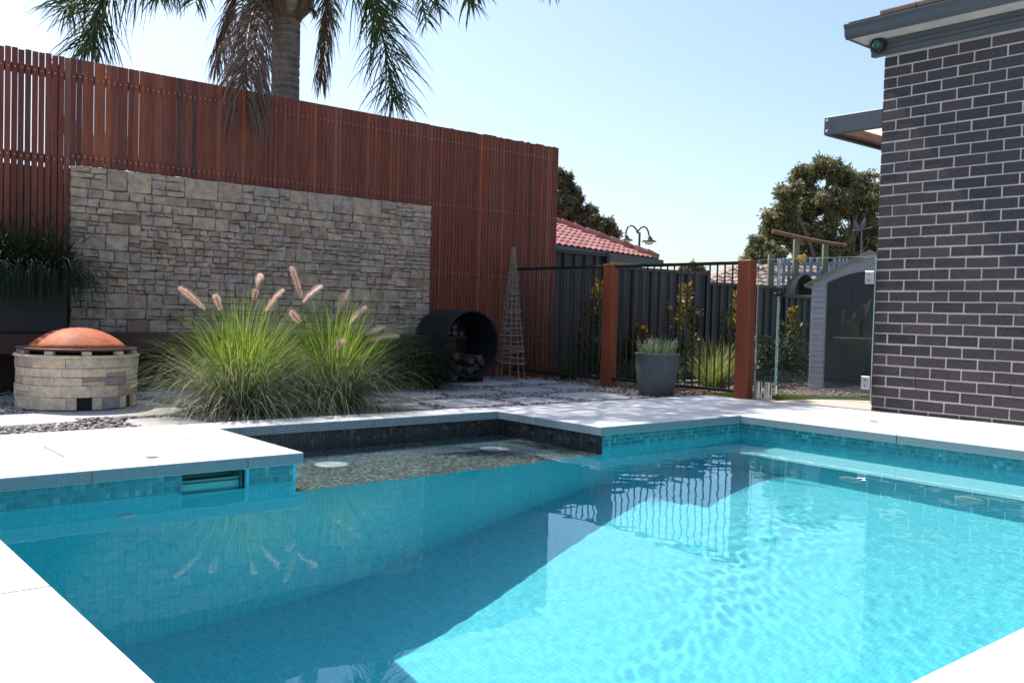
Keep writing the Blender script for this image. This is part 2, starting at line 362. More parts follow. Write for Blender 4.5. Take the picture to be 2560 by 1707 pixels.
# ================================================================== SETTING: the ground
COP = .055; WZ = -.135
PX0, PX1, PY0, PY1 = .65, 5.77, .90, 4.17           # pool walls
SX0, SX1, SY1 = 2.14, 4.31, 5.22                    # shelf walls
def gz(x, y=0):
    t = min(max((x-7.3)/3.6, 0), 1); return -.05-.15*t*t*(3-2*t)
mb = MB()
xs = [-900, -60, -6, -.2, PX0-.02, SX0-.02, SX1+.02, PX1+.02, 7.2, 8, 8.8, 9.6, 10.4, 11.2, 13, 40, 120, 900]
ys = [-900, -60, -3, PY0-.02, PY1+.02, SY1+.02, 7, 9, 14, 40, 120, 900]
idx = {}
for j, y in enumerate(ys):
    for i, x in enumerate(xs): idx[i, j] = len(mb.v); mb.v.append((x, y, gz(x)-.06))
for j in range(len(ys)-1):
    for i in range(len(xs)-1):
        xm, ym = (xs[i]+xs[i+1])/2, (ys[j]+ys[j+1])/2
        if PX0-.02 < xm < PX1+.02 and PY0-.02 < ym < PY1+.02: continue
        if SX0-.02 < xm < SX1+.02 and PY1 < ym < SY1+.02: continue
        mb.f.append((idx[i, j], idx[i+1, j], idx[i+1, j+1], idx[i, j+1]))
tag(mb.obj('ground', 'ground'), kind='structure')
def sheet(name, mat, x0, x1, y0, y1, dz, nx=16, kind='structure'):
    s = MB(); 
    for j in (0, 1):
        for i in range(nx+1): x = x0+(x1-x0)*i/nx; s.v.append((x, y0 if j == 0 else y1, gz(x)+dz))
    for i in range(nx): s.f.append((i, i+1, i+nx+2, i+nx+1))
    return tag(s.obj(name, mat), kind=kind)
sheet('lawn_soil', 'dirt', 7.0, 16, -2, 5.9, -.012)
sheet('garden_bed', 'mulch', 7.0, 16, 5.9, 8.55, .0)
sheet('path', 'aggregate', 7.01, 12, 3.9, 4.9, .028)
sheet('gravel_bed', 'dirt', -2, 7.0, 5.45, 8.55, -.004, 2)

# ------------------------------------------------------------------ pool shell with UV in metres
def uvmesh(name, quads, mat, parent=None):
    me = bpy.data.meshes.new(name); v = []; f = []; uv = []
    for q in quads:
        n = len(v); v += [tuple(p) for p in q]; f.append(tuple(range(n, n+len(q))))
        p0, p1, p2 = Vector(q[0]), Vector(q[1]), Vector(q[2]); nn = (p1-p0).cross(p2-p0)
        ax = max(range(3), key=lambda k: abs(nn[k]))
        for p in q: uv.append(((p[1], p[2]), (p[0], p[2]), (p[0], p[1]))[ax])
    me.from_pydata(v, [], f); me.materials.append(M[mat]); L = me.uv_layers.new(name='UVMap')
    for i, t in enumerate(uv): L.data[i].uv = t
    o = link(name, me, parent); o.cycles.is_caustics_receiver = True
    return o
def fz(x): t = min(max((5.33-x)/3.3, 0), 1); return -1.14-.90*t*t*(3-2*t)
TOP = -COP-.001
pool = setting('swimming_pool')
SK0, SK1, SKT, SKB = 1.57, 1.87, -.066, -.20       # skimmer mouth
BX, BZ = 5.33, -.60                                # bench along the right wall
NS = 44
q = []
xx = [PX0+(BX-PX0)*i/NS for i in range(NS+1)]
for a, b in zip(xx[:-1], xx[1:]): q.append([(a, PY0, fz(a)), (b, PY0, fz(b)), (b, PY1, fz(b)), (a, PY1, fz(a))])
uvmesh('pool_floor', q, 'pool', pool)
def wall_y(y, x0, x1, zt, flip):
    out = []
    n = max(1, int((x1-x0)/.35))
    for i in range(n):
        a, b = x0+(x1-x0)*i/n, x0+(x1-x0)*(i+1)/n
        r = [(a, y, -2.4), (b, y, -2.4), (b, y, zt), (a, y, zt)]; out.append(r if flip else r[::-1])
    return out
q = wall_y(PY1, PX0, SK0, TOP, True)+wall_y(PY1, SK1, SX0, TOP, True)+wall_y(PY1, SX1, PX1, TOP, True)
q += [[(SK0, PY1, -2.4), (SK1, PY1, -2.4), (SK1, PY1, SKB), (SK0, PY1, SKB)]]
q += wall_y(PY1, SX0, SX1, -.421, True)+wall_y(PY0, PX0, PX1, TOP, False)
q += [[(PX0, PY0, -2.4), (PX0, PY1, -2.4), (PX0, PY1, TOP), (PX0, PY0, TOP)], [(PX1, PY1, -2.4), (PX1, PY0, -2.4), (PX1, PY0, TOP), (PX1, PY1, TOP)]]
uvmesh('pool_wall', q, 'pool', pool)
uvmesh('bench_step', [[(BX, PY0, BZ), (PX1, PY0, BZ), (PX1, PY1, BZ), (BX, PY1, BZ)]], 'pool_sunlit', pool)
uvmesh('bench_riser', [[(BX, PY1, BZ), (BX, PY1, -1.14), (BX, PY0, -1.14), (BX, PY0, BZ)]], 'pool', pool)
uvmesh('shelf_floor', [[(SX0, PY1, -.42), (SX1, PY1, -.42), (SX1, SY1, -.42), (SX0, SY1, -.42)]], 'shelf', pool)
uvmesh('shelf_wall', [[(SX0, SY1, -.42), (SX1, SY1, -.42), (SX1, SY1, TOP), (SX0, SY1, TOP)], [(SX0, PY1, -.42), (SX0, SY1, -.42), (SX0, SY1, TOP), (SX0, PY1, TOP)], [(SX1, SY1, -.42), (SX1, PY1, -.42), (SX1, PY1, TOP), (SX1, SY1, TOP)]], 'shelf_wall', pool)
# waterline tiles, one by one, proud of the shell
tile_defs = []   # (origin, u axis, normal, mat, priority)
P_ = .0254
def tiles(o, u, n, length, mat, pr, skip=None, rows=((-.0575-.0245, 0), (-.0829-.0245, 0), (-.1083-.0245, 0), (-.1337-.0245, 0))):
    k = int(length/P_)
    for i in range(k):
        for z, _ in rows:
            c = Vector(o)+Vector(u)*(P_*(i+.5)); c.z = z+.012
            if skip and skip(c): continue
            tile_defs.append((pr, c, u, n, mat))
tiles((PX0, PY1, 0), (1, 0, 0), (0, -1, 0), SX0-PX0, 'band', 0, lambda c: SK0-.012 < c.x < SK1+.012)
tiles((SX1, PY1, 0), (1, 0, 0), (0, -1, 0), PX1-SX1, 'band', 1)
tiles((PX1, PY1, 0), (0, -1, 0), (-1, 0, 0), PY1-PY0, 'band', 2)
tiles((SX0, SY1, 0), (1, 0, 0), (0, -1, 0), SX1-SX0, 'band_brown', 3)
tiles((SX1, SY1, 0), (0, -1, 0), (-1, 0, 0), SY1-PY1, 'band_brown', 4)
tile_me = {}
for mat in ('band', 'band_brown'):
    for ax in ('x', 'y'):
        h = .0112
        b = MB(); 
        if ax == 'x': b.box(-h, h, -.003, .001, -h, h)
        else: b.box(-.003, .001, -h, h, -h, h)
        tile_me[mat, ax] = b.mesh('mosaic_tile', mat)
rest = {'band': MB(), 'band_brown': MB()}
for n_, (pr, c, u, n, mat) in enumerate(tile_defs):
    ax = 'x' if abs(u[0]) > .5 else 'y'
    if pr == 0 and n_ < 290: link('mosaic_tile', tile_me[mat, ax], pool, c)
    else:
        h = .0112; b = rest[mat]
        if ax == 'x': b.box(c.x-h, c.x+h, c.y-.003, c.y+.001, c.z-h, c.z+h)
        else: b.box(c.x-.003, c.x+.001, c.y-h, c.y+h, c.z-h, c.z+h)
stuff(rest['band'].obj('waterline_tiles', 'band', pool)); stuff(rest['band_brown'].obj('shelf_waterline_tiles', 'band_brown', pool))
# skimmer mouth
sk = thing('pool_skimmer', 'recessed skimmer mouth in the teal waterline tiles under the left coping block', 'skimmer', ((SK0+SK1)/2, PY1, SKB))
def W(o, par):  # put a world-space mesh under a located empty
    o.matrix_parent_inverse = Matrix.Translation(-par.location); return o
b = MB(); y1 = PY1+.16
b.quadface([(SK0, PY1, SKB), (SK1, PY1, SKB), (SK1, y1, SKB), (SK0, y1, SKB)]); b.quadface([(SK0, y1, SKB), (SK1, y1, SKB), (SK1, y1, SKT), (SK0, y1, SKT)])
b.quadface([(SK0, PY1, SKT), (SK0, y1, SKT), (SK1, y1, SKT), (SK1, PY1, SKT)]); b.quadface([(SK0, PY1, SKB), (SK0, y1, SKB), (SK0, y1, SKT), (SK0, PY1, SKT)])
b.quadface([(SK1, PY1, SKT), (SK1, y1, SKT), (SK1, y1, SKB), (SK1, PY1, SKB)])
W(b.obj('throat', 'aqua', sk), sk)
b = MB(); t = .008
b.box(SK0-t, SK0, PY1-.006, PY1+.02, SKB-t, SKT).box(SK1, SK1+t, PY1-.006, PY1+.02, SKB-t, SKT).box(SK0, SK1, PY1-.006, PY1+.02, SKB-t, SKB)
W(b.obj('frame', 'band', sk), sk)
W(MB().box(SK0+.006, SK1-.006, PY1+.045, PY1+.051, -.195, -.098).obj('flap', 'aqua', sk), sk)
# fittings under water
def fitting(name, label, cat, c, nrm, r, mat='white_plastic', group=None):
    t = thing(name, label, cat, c, group); q = Vector(nrm).to_track_quat('Z', 'Y'); t.rotation_euler = q.to_euler()
    MB().lathe([(r, 0), (r, .006), (r*.86, .013), (r*.5, .015)], n=28).obj('rim', mat, t, smooth=True)
    MB().lathe([(r*.52, .0155), (r*.40, .011), (0.0001, .011)], n=20).obj('cap', mat, t, smooth=True)
    for ch in t.children: ch.cycles.is_caustics_receiver = True
    return t
fitting('return_jet', 'round white return jet under water on the left pool wall, below the skimmer', 'pool jet', (1.33, PY1-.001, -.50), (0, -1, 0), .045)
fitting('return_jet', 'small pale return jet under water, just left of the far pool corner', 'pool jet', (4.86, PY1-.001, -.48), (0, -1, 0), .035)
fitting('pool_light', 'round pale disc on the shallow shelf floor, nearer the white left block', 'pool light', (2.66, 4.74, -.419), (0, 0, 1), .10, group='pale discs on the shallow shelf')
fitting('pool_light', 'round pale disc on the shallow shelf floor, in the back right part of the shelf', 'pool light', (3.86, 4.72, -.419), (0, 0, 1), .10, group='pale discs on the shallow shelf')
fitting('floor_inlet', 'round pale disc at the foot of the pool bench, the farther of two', 'pool inlet', (5.33, 3.0, -.86), (-1, 0, 0), .085, group='pale discs on the bench riser')
fitting('floor_inlet', 'round pale disc at the foot of the pool bench, the nearer of two', 'pool inlet', (5.33, 2.28, -.82), (-1, 0, 0), .085, group='pale discs on the bench riser')

# ------------------------------------------------------------------ water
nx, ny = 520, 440
X, Y = np.meshgrid(np.linspace(PX0-.004, PX1+.004, nx), np.linspace(PY0-.004, SY1+.004, ny))
Z = np.full_like(X, WZ)
r2 = random.Random(3)
def g2(cx, cy, sx, sy): return np.exp(-((X-cx)/sx)**2-((Y-cy)/sy)**2)
calm = (.16+.20*g2(3.7, 1.9, 1.3, 1.0)+.75*g2(4.2, 3.45, .7, .30)+.6*g2(3.3, 3.3, .7, .22))*(1-.75*((X-4.55)/.7).clip(0, 1))
wx = X+.05*np.sin(3.1*Y+1)+.03*np.sin(7*X); wy = Y+.05*np.sin(2.7*X+.4)
for i in range(44):
    k = math.exp(r2.uniform(math.log(16), math.log(130))); a = r2.uniform(0, 2*PI); ph = r2.uniform(0, 2*PI)
    Z += calm*.0026/k*np.sin(k*(wx*math.cos(a)+wy*math.sin(a))+ph)
Z += (1-calm.clip(0, 1))*.0+.00025*np.sin(5*X+2*Y)+.0002*np.sin(3.4*Y-2*X+1)
V = np.stack([X, Y, Z], -1).reshape(-1, 3)
I, J = np.meshgrid(np.arange(nx-1), np.arange(ny-1)); a = (J*nx+I).ravel()
Fc = np.stack([a, a+1, a+nx+1, a+nx], -1)
cx = (V[Fc[:, 0], 0]+V[Fc[:, 2], 0])/2; cyy = (V[Fc[:, 0], 1]+V[Fc[:, 2], 1])/2
keep = (cyy < PY1+.004) | ((cx > SX0-.004) & (cx < SX1+.004))
Fc = Fc[keep]; used = np.unique(Fc); mp = np.zeros(len(V), int); mp[used] = np.arange(len(used))
water = np_mesh('pool_water', V[used], mp[Fc], 'water', smooth=True)
tag(water, 'clear rippled turquoise swimming pool water', kind='structure')
water.cycles.is_caustics_caster = True

# ------------------------------------------------------------------ coping slabs
cop = setting('pool_coping')
J_ = .005
def slab(x0, x1, y0, y1, edge=()):
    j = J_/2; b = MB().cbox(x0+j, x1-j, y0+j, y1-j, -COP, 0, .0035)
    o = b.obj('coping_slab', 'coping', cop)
    me = o.data; me.materials.append(M['coping_edge_shaded'])
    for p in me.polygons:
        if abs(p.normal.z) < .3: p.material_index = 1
def slabs(x0, x1, y0, y1, sx, sy):
    nx_ = max(1, round((x1-x0)/sx)); ny_ = max(1, round((y1-y0)/sy))
    for i in range(nx_):
        for k in range(ny_): slab(x0+(x1-x0)*i/nx_, x0+(x1-x0)*(i+1)/nx_, y0+(y1-y0)*k/ny_, y0+(y1-y0)*(k+1)/ny_)
slabs(-1.8, .62, 2.51, 4.14, 1.21, .9); slabs(-1.8, .62, -.6, 2.51, 1.21, 1.2)      # left edge, camera stands over it
slabs(.62, 5.74, -.7, .88, .86, .8)                                                # near edge
slabs(-1.8, .62, 4.14, 5.48, .9, .67)
# left block with the let-in lid
LX0, LX1, LY0, LY1 = 1.175, 1.875, 4.585, 4.955
slab(.62, LX0, 4.14, 5.48); slab(LX1, 2.17, 4.14, 5.48); slab(LX0, LX1, 4.14, LY0); slab(LX0, LX1, LY1, 5.48)
lid = thing('skimmer_lid', 'paving-filled rectangular access lid set flush in the white left coping block', 'access lid', (1.52, 4.77, -.03))
W(MB().cbox(LX0+.006, 1.512, LY0+.006, LY1-.006, -.05, -.001, .003).obj('infill', 'coping', lid), lid)
W(MB().cbox(1.518, LX1-.006, LY0+.006, LY1-.006, -.05, -.001, .003).obj('infill', 'coping', lid), lid)
b = MB(); b.box(LX0+.001, LX0+.005, LY0, LY1, -.05, -.0005).box(LX1-.005, LX1-.001, LY0, LY1, -.05, -.0005).box(LX0+.005, LX1-.005, LY0+.001, LY0+.005, -.05, -.0005).box(LX0+.005, LX1-.005, LY1-.005, LY1-.001, -.05, -.0005)
W(b.obj('trim', 'chrome', lid), lid)
t = thing('drain_cap', 'small round cap let into the coping in front of the rectangular lid', 'drain cap', (1.50, 4.36, 0))
MB().lathe([(.03, 0), (.03, .002), (.026, .003), (.0001, .003)], n=24).obj('cap', 'dark_iron', t)
t = thing('drain_cap', 'small round grey cap in the coping below the dark brick wall', 'drain cap', (6.35, 3.42, 0))
MB().lathe([(.03, 0), (.03, .002), (.026, .003), (.0001, .003)], n=24).obj('cap', 'dark_iron', t)
slabs(2.17, 4.27, 5.19, 5.48, 1.05, .3)
slabs(4.27, 7.0, 4.145, 5.42, .91, .64)
slabs(5.74, 7.156, -.7, 4.145, .71, 1.21)
slab(7.0, 7.156, 4.145, 4.6)
pat = setting('bounce_paving')  # unseen pale paving, added behind and left of camera to bounce fill light
big = MB().cbox(.002, 1.198, .002, 1.198, -COP, 0, .0035).mesh('bounce_paver', 'coping')
for i in range(-5, 6):
    for k in range(8):
        if i*1.2-.6 < 7.0: o = link('bounce_paver', big, pat); o.location = (i*1.2-.62+.56-.0, -.7-1.2*(k+1), 0)
for k in range(6):
    for i in range(4): o = link('bounce_paver', big, pat); o.location = (-1.8-1.2*(i+1), -.7+1.2*k, 0)

# ------------------------------------------------------------------ flagstones and pebbles
fl = setting('flagstone_paving')
FL = [(4.22, 4.92, 5.66, 6.3), (5.0, 5.52, 5.66, 6.16), (5.66, 6.42, 5.62, 6.3), (4.86, 5.5, 6.52, 7.02), (5.6, 6.16, 6.48, 6.98), (6.25, 6.85, 6.58, 7.12),
      (5.6, 6.35, 7.3, 7.92), (6.45, 6.9, 7.28, 7.75), (4.35, 4.76, 6.44, 7.3), (3.75, 4.14, 5.7, 6.2), (4.85, 5.5, 7.15, 7.7), (3.5, 4.2, 6.4, 7.1), (3.6, 4.3, 7.25, 7.8),
      (.75, 1.64, 5.98, 6.62), (1.5, 2.42, 6.18, 7.3), (.6, 1.42, 6.75, 7.45), (2.55, 3.2, 6.55, 7.2), (2.5, 3.3, 7.35, 7.9), (-.4, .5, 6.0, 6.8), (1.2, 2.3, 7.42, 7.9), (1.86, 2.3, 5.62, 6.05)]
fpolys = []
for x0, x1, y0, y1 in FL:
    cx_, cy0, w, h = (x0+x1)/2, (y0+y1)/2, (x1-x0)/2-.015, (y1-y0)/2-.02; n = 22; poly = []
    ph = rnd.uniform(0, 6)
    for i in range(n):
        a = 2*PI*i/n; e = .33; c, s = math.cos(a), math.sin(a); wob = 1+.05*math.sin(3*a+ph)+.03*math.sin(5*a+2*ph)
        poly.append((cx_+w*math.copysign(abs(c)**e, c)*wob, cy0+h*math.copysign(abs(s)**e, s)*wob))
    fpolys.append(poly); MB().prism(poly, -.055, -.020+rnd.uniform(-.003, .003), .004).obj('flagstone', 'flag', fl)
def inpoly(px, py, poly):
    r = np.zeros(len(px), bool); n = len(poly)
    for i in range(n):
        (x1, y1), (x2, y2) = poly[i], poly[i-1]
        c = ((y1 > py) != (y2 > py)) & (px < (x2-x1)*(py-y1)/(y2-y1+1e-12)+x1); r ^= c
    return r
ico_v = []; g_ = (1+5**.5)/2
for a, b_ in ((1, g_), (-1, g_), (1, -g_), (-1, -g_)): ico_v += [(0, a, b_), (a, b_, 0), (b_, 0, a)]
ico_v = np.array(ico_v)/math.hypot(1, g_)
from itertools import combinations
ico_f = []
for t3 in combinations(range(12), 3):
    p = ico_v[list(t3)]
    if all(np.linalg.norm(p[i]-p[(i+1) % 3]) < 1.06 for i in range(3)):
        nrm = np.cross(p[1]-p[0], p[2]-p[0]); ico_f.append(t3 if nrm@p[0] > 0 else (t3[0], t3[2], t3[1]))
ico_f = np.array(ico_f)
def pebbles(name, n, region, zf, smin, smax, mat, parent=None, seed=1, layers=.02):
    g = np.random.default_rng(seed)
    px = g.uniform(region[0], region[1], n); py = g.uniform(region[2], region[3], n); ok = np.ones(n, bool)
    for poly in fpolys: ok &= ~inpoly(px, py, poly)
    px, py = px[ok], py[ok]; n = len(px)
    s = g.uniform(smin, smax, (n, 1, 1))*np.stack([g.uniform(.8, 1.5, n), g.uniform(.6, 1, n), g.uniform(.35, .6, n)], -1)[:, None, :]
    P = (ico_v[None]*(1+g.uniform(-.18, .18, (n, 12, 1))))*s
    a = g.uniform(0, 2*PI, n); t = g.normal(0, .25, n)
    ca, sa, ct, st = np.cos(a)[:, None], np.sin(a)[:, None], np.cos(t)[:, None], np.sin(t)[:, None]
    x, y, z = P[..., 0]*ct-P[..., 2]*st, P[..., 1], P[..., 0]*st+P[..., 2]*ct
    x, y = x*ca-y*sa, x*sa+y*ca
    zb = np.array([zf(v) for v in px])+g.uniform(0, layers, n)
    V = np.stack([x+px[:, None], y+py[:, None], z+zb[:, None]], -1).reshape(-1, 3)
    Fc = (ico_f[None]+(np.arange(n)*12)[:, None, None]).reshape(-1, 3)
    return np_mesh(name, V, Fc, mat, parent)
o = pebbles('gravel', 17000, (.5, 6.97, 5.49, 7.1), lambda x: -.040, .011, .021, 'gravel', seed=2, layers=.022); tag(o, 'loose brown and grey pebbles between the stepping slabs', kind='stuff')
o = pebbles('gravel', 6500, (.5, 7.1, 7.1, 8.4), lambda x: -.042, .012, .022, 'gravel', seed=4, layers=.018); tag(o, 'shaded pebbles at the foot of the timber screen', kind='stuff')

# ================================================================== HOUSE
hs = thing('brick_house', 'charcoal brick house corner with pale mortar and dark gutter, right of the pool', 'house', (7.16, 3.885, 0))
WX, WY = 7.160, 3.885
z0 = .031
core = MB().box(WX+.003, 12, -3, WY-.006, -.15, z0+.086*33+.02)
W(core.obj('wall', 'mortar', hs), hs)
full = MB().cbox(0, .1, -.230, 0, 0, .076, .003).mesh('brick', 'brick')
half = MB().cbox(0, .1, -.110, 0, 0, .076, .003).mesh('brick', 'brick')
sliver = MB().cbox(0, .1, -.230, 0, -.03, .0255, .003).mesh('brick', 'brick')
far = MB()
cnt = 0
for k in range(-1, 33):
    zb = z0+.086*k+.005
    y = WY; first = (k % 2 == 0)
    i = 0
    while y > -2.6:
        L = .110 if (first and i == 0) else .230
        jx, jz = rnd.uniform(-.0025, .0020), 0
        if k == -1:
            if y > 2.3: o = link('brick', sliver, hs); o.matrix_parent_inverse = Matrix.Translation(-hs.location); o.location = (WX+jx, y, .001)
            else: far.box(WX, WX+.1, y-L, y, -.03, .026)
        elif y > 2.3:
            o = link('brick', half if L < .2 else full, hs); o.matrix_parent_inverse = Matrix.Translation(-hs.location)
            o.location = (WX+jx, y, zb+rnd.uniform(-.001, .001)); cnt += 1
        else: far.box(WX, WX+.1, y-L, y, zb, zb+.076)
        y -= L+.010; i += 1
for k in range(0, 33):      # return face
    zb = z0+.086*k+.005; x = WX+(.24 if k % 2 else .12)
    far.box(WX+.101, x-.01, WY-.1, WY-.0005, zb, zb+.076)
    while x < 11.5: far.box(x, x+.23, WY-.1, WY-.0005, zb, zb+.076); x += .24
stuff(W(far.obj('brick_courses', 'brick', hs), hs))
for s_ in (.3575, 1.0775):
    W(MB().box(WX-.0018, WX+.02, WY-s_-.007, WY-s_+.005, z0+.086*2+.006, z0+.086*3-.004).obj('weep_hole', 'soot', hs), hs)
ZT = z0+.086*33+.012     # 2.88
W(MB().box(WX-.035, WX+.02, -3, WY+.10, ZT+.004, ZT+.045).box(WX-.04, WX+.02, -3, WY+.105, ZT+.048, ZT+.082).box(WX-.045, WX+.02, -3, WY+.11, ZT+.085, ZT+.125).obj('fascia', 'slate_blue', hs), hs)
GX = 6.90
W(MB().box(GX+.03, WX+.02, -3, 4.06, ZT+.127, ZT+.14).obj('soffit', 'soffit', hs), hs)
b = MB(); prof = [(GX+.13, ZT+.14), (GX+.03, ZT+.125), (GX+.005, ZT+.15), (GX+.0, ZT+.20), (GX-.015, ZT+.225), (GX-.015, ZT+.24), (GX+.0, ZT+.24), (GX+.13, ZT+.24)]
n = len(prof); b.v = [(x, y, z) for y in (-3, 4.10) for x, z in prof]; b.f = [(i, (i+1) % n, (i+1) % n+n, i+n) for i in range(n)]+[tuple(range(n)), tuple(range(2*n-1, n-1, -1))]
W(b.obj('gutter', 'slate_blue', hs), hs)
W(MB().box(GX+.03, 12, 4.02, 4.10, ZT+.13, ZT+.235).obj('gutter', 'slate_blue', hs), hs)
rf = W(MB().box(GX+.14, GX+.16, -3, 4.05, ZT+.20, ZT+.24).obj('roof', 'brown_tile', hs), hs)
b = MB(); zz = ZT+.27; b.quadface([(GX+.05, -3, zz), (GX+.05, 4.1, zz), (11, 4.1-3.9, zz+1.45), (11, -3, zz+1.45)]); b.quadface([(GX+.05, 4.1, zz), (12, 4.1, zz), (12, .2, zz+1.45), (11, .2, zz+1.45)])
W(b.obj('roof_slope', 'brown_tile', hs), hs)
tl = MB().cbox(0, .34, -.29, 0, 0, .035, .006).mesh('tile', 'brown_tile')
y = 4.09
while y > 1.2:
    for rr in range(2):
        if y < 4.0 - rr*.3:
            o = link('tile', tl, hs); o.matrix_parent_inverse = Matrix.Translation(-hs.location); o.location = (GX-.005+rr*.31, y, ZT+.243+rr*.112+rnd.uniform(0, .006)); o.rotation_euler = (0, -.35, 0)
    y -= .295
# patio roof beyond the corner
aw = thing('patio_roof', 'patio roof with slate grey steel beams and pale translucent sheet, behind the brick corner', 'patio roof', (7.2, 4.4, 2.3))
W(MB().cbox(7.165, 7.215, 3.888, 4.415, 2.312, 2.463, .004).obj('beam', 'slate_blue', aw), aw)
W(MB().cbox(7.215, 11, 4.375, 4.425, 2.312, 2.463, .004).obj('beam', 'slate_blue', aw), aw)
W(MB().box(7.22, 11, 3.9, 4.37, 2.42, 2.428).obj('roof_sheet', 'sheet', aw), aw)
W(MB().box(7.22, 11, 4.30, 4.372, 2.33, 2.40).obj('inner_rail', 'dark_iron', aw), aw)
b = MB()
for z in (2.345, 2.435):
    b.lathe([(.012, 0), (.012, .006), (.0001, .006)], n=10)
    for i in range(len(b.v)-30, len(b.v)): x_, y_, z_ = b.v[i]; b.v[i] = (7.163-z_, 4.385+x_, z+y_)
W(b.obj('bolt', 'chrome', aw), aw)
t = thing('outdoor_light', 'round black outdoor light with teal lens under the gutter corner', 'light', (7.11, 3.905, 2.965))
t.rotation_euler = (Vector((-1, .25, -.1))).to_track_quat('Z', 'Y').to_euler()
MB().lathe([(.0001, -.02), (.055, -.02), (.062, 0), (.060, .035), (.05, .05), (.040, .045)], n=24).obj('housing', 'black', t, smooth=True)
MB().lathe([(.040, .043), (.03, .052), (.0001, .056)], n=20).obj('lens', 'lens', t, smooth=True)

# ================================================================== BOUNDARY: screen, stone wall, steel fence
SY = 8.45; PITCH_ = .0472
sc_t = thing('timber_screen', 'tall red-brown slatted hardwood screen running behind the stone wall', 'screen', (4.5, SY, 0))
def put(o, par, loc=(0, 0, 0)):
    o.matrix_parent_inverse = Matrix.Translation(-par.location); o.location = loc; return o
STX0, STX1, STZ0, STZ1 = 2.17, 5.85, .44, 1.858
def slat_mesh(z0_, z1_): return MB().cbox(-.0212, .0212, -.0108, .0108, z0_, z1_, .002).mesh('slat', 'merbau')
sl_full = [slat_mesh(-.04, z) for z in (2.755, 2.760, 2.765)]; sl_up = [slat_mesh(z, 2.76) for z in (1.862, 1.869, 1.873)]
screws = MB(); x = .9; xl = []
while x < 7.80:
    over = STX0-.01 < x < STX1+.01
    gap = .0505 if x < 2.1 else PITCH_
    put(link('slat', (sl_up[0] if x > 3.2 else rnd.choice(sl_up)) if over else rnd.choice(sl_full), sc_t, rot=(0, rnd.uniform(-.0006, .0006), rnd.uniform(-.012, .012))), sc_t, (x, SY+rnd.uniform(-.002, .002), 0))
    for z in ((2.61, 1.945) if over else (2.61, 1.90, 1.146, .393, .15)):
        yb = SY-.0105; zz = z+rnd.uniform(-.004, .004); yb -= .003; xx_ = x+rnd.uniform(-.003, .003)
        screws.quadface([(xx_-.004, yb-.002, zz-.004), (xx_+.004, yb-.002, zz-.004), (xx_+.004, yb-.002, zz+.004), (xx_-.004, yb-.002, zz+.004)])
    x += gap
stuff(W(screws.obj('screws', 'screw', sc_t), sc_t))
for z, x0, x1 in ((2.61, .88, 7.8), (1.945, 2.15, 5.88), (1.90, .88, 2.15), (1.90, 5.88, 7.8), (1.146, .88, 2.15), (1.146, 5.88, 7.8), (.393, .88, 2.15), (.393, 5.88, 7.8), (.15, 5.88, 7.8)):
    W(MB().box(x0, x1, SY+.012, SY+.047, z-.035, z+.035).obj('rail', 'dark_wood', sc_t), sc_t)
for x in (1.0, 2.08, 4.0, 5.95, 7.74):
    W(MB().box(x-.045, x+.045, SY+.048, SY+.13, -.1, 2.70).obj('post', 'dark_wood', sc_t), sc_t)
W(MB().cbox(7.02, 7.62, SY-.10, SY-.055, -.07, .03, .004).obj('base_board', 'merbau_post', sc_t), sc_t)

# stone wall
sw = thing('stone_wall', 'stacked ledge stone feature wall set into the timber screen', 'wall', (4.0, 8.4, 0))
W(MB().box(STX0+.01, STX1-.01, 8.36, 8.438, .0, STZ1-.02).obj('backing', 'stone_core', sw), sw)
def lay_courses(x0, x1, z0_, z1_, rs, rowh=(.075, .19), cw=(.09, .36)):
    cells = []; z = z0_
    while z < z1_-.02:
        h = min(rs.uniform(*rowh), z1_-z)
        if z1_-z-h < .06: h = z1_-z
        x = x0
        while x < x1-.01:
            w = min(rs.uniform(*cw), x1-x)
            if x1-x-w < .07: w = x1-x
            def sub(a, b, c, d, dep):
                W_, H_ = b-a, d-c
                r = rs.random()
                if dep < 2 and H_ > .085 and r < .72:
                    t_ = rs.uniform(.25, .75); sub(a, b, c, c+H_*t_, dep+1); sub(a, b, c+H_*t_, d, dep+1)
                elif dep < 3 and W_ > .14 and r < .93 and W_ > H_*2.2:
                    t_ = rs.uniform(.35, .65); sub(a, a+W_*t_, c, d, dep+1); sub(a+W_*t_, b, c, d, dep+1)
                else: cells.append((a, b, c, d))
            sub(x, x+w, z, z+h, 0 if rs.random() < .75 else 2)
            x += w
        z += h
    return cells
rs = random.Random(11)
cells = lay_courses(STX0, STX1, STZ0, STZ1, rs)
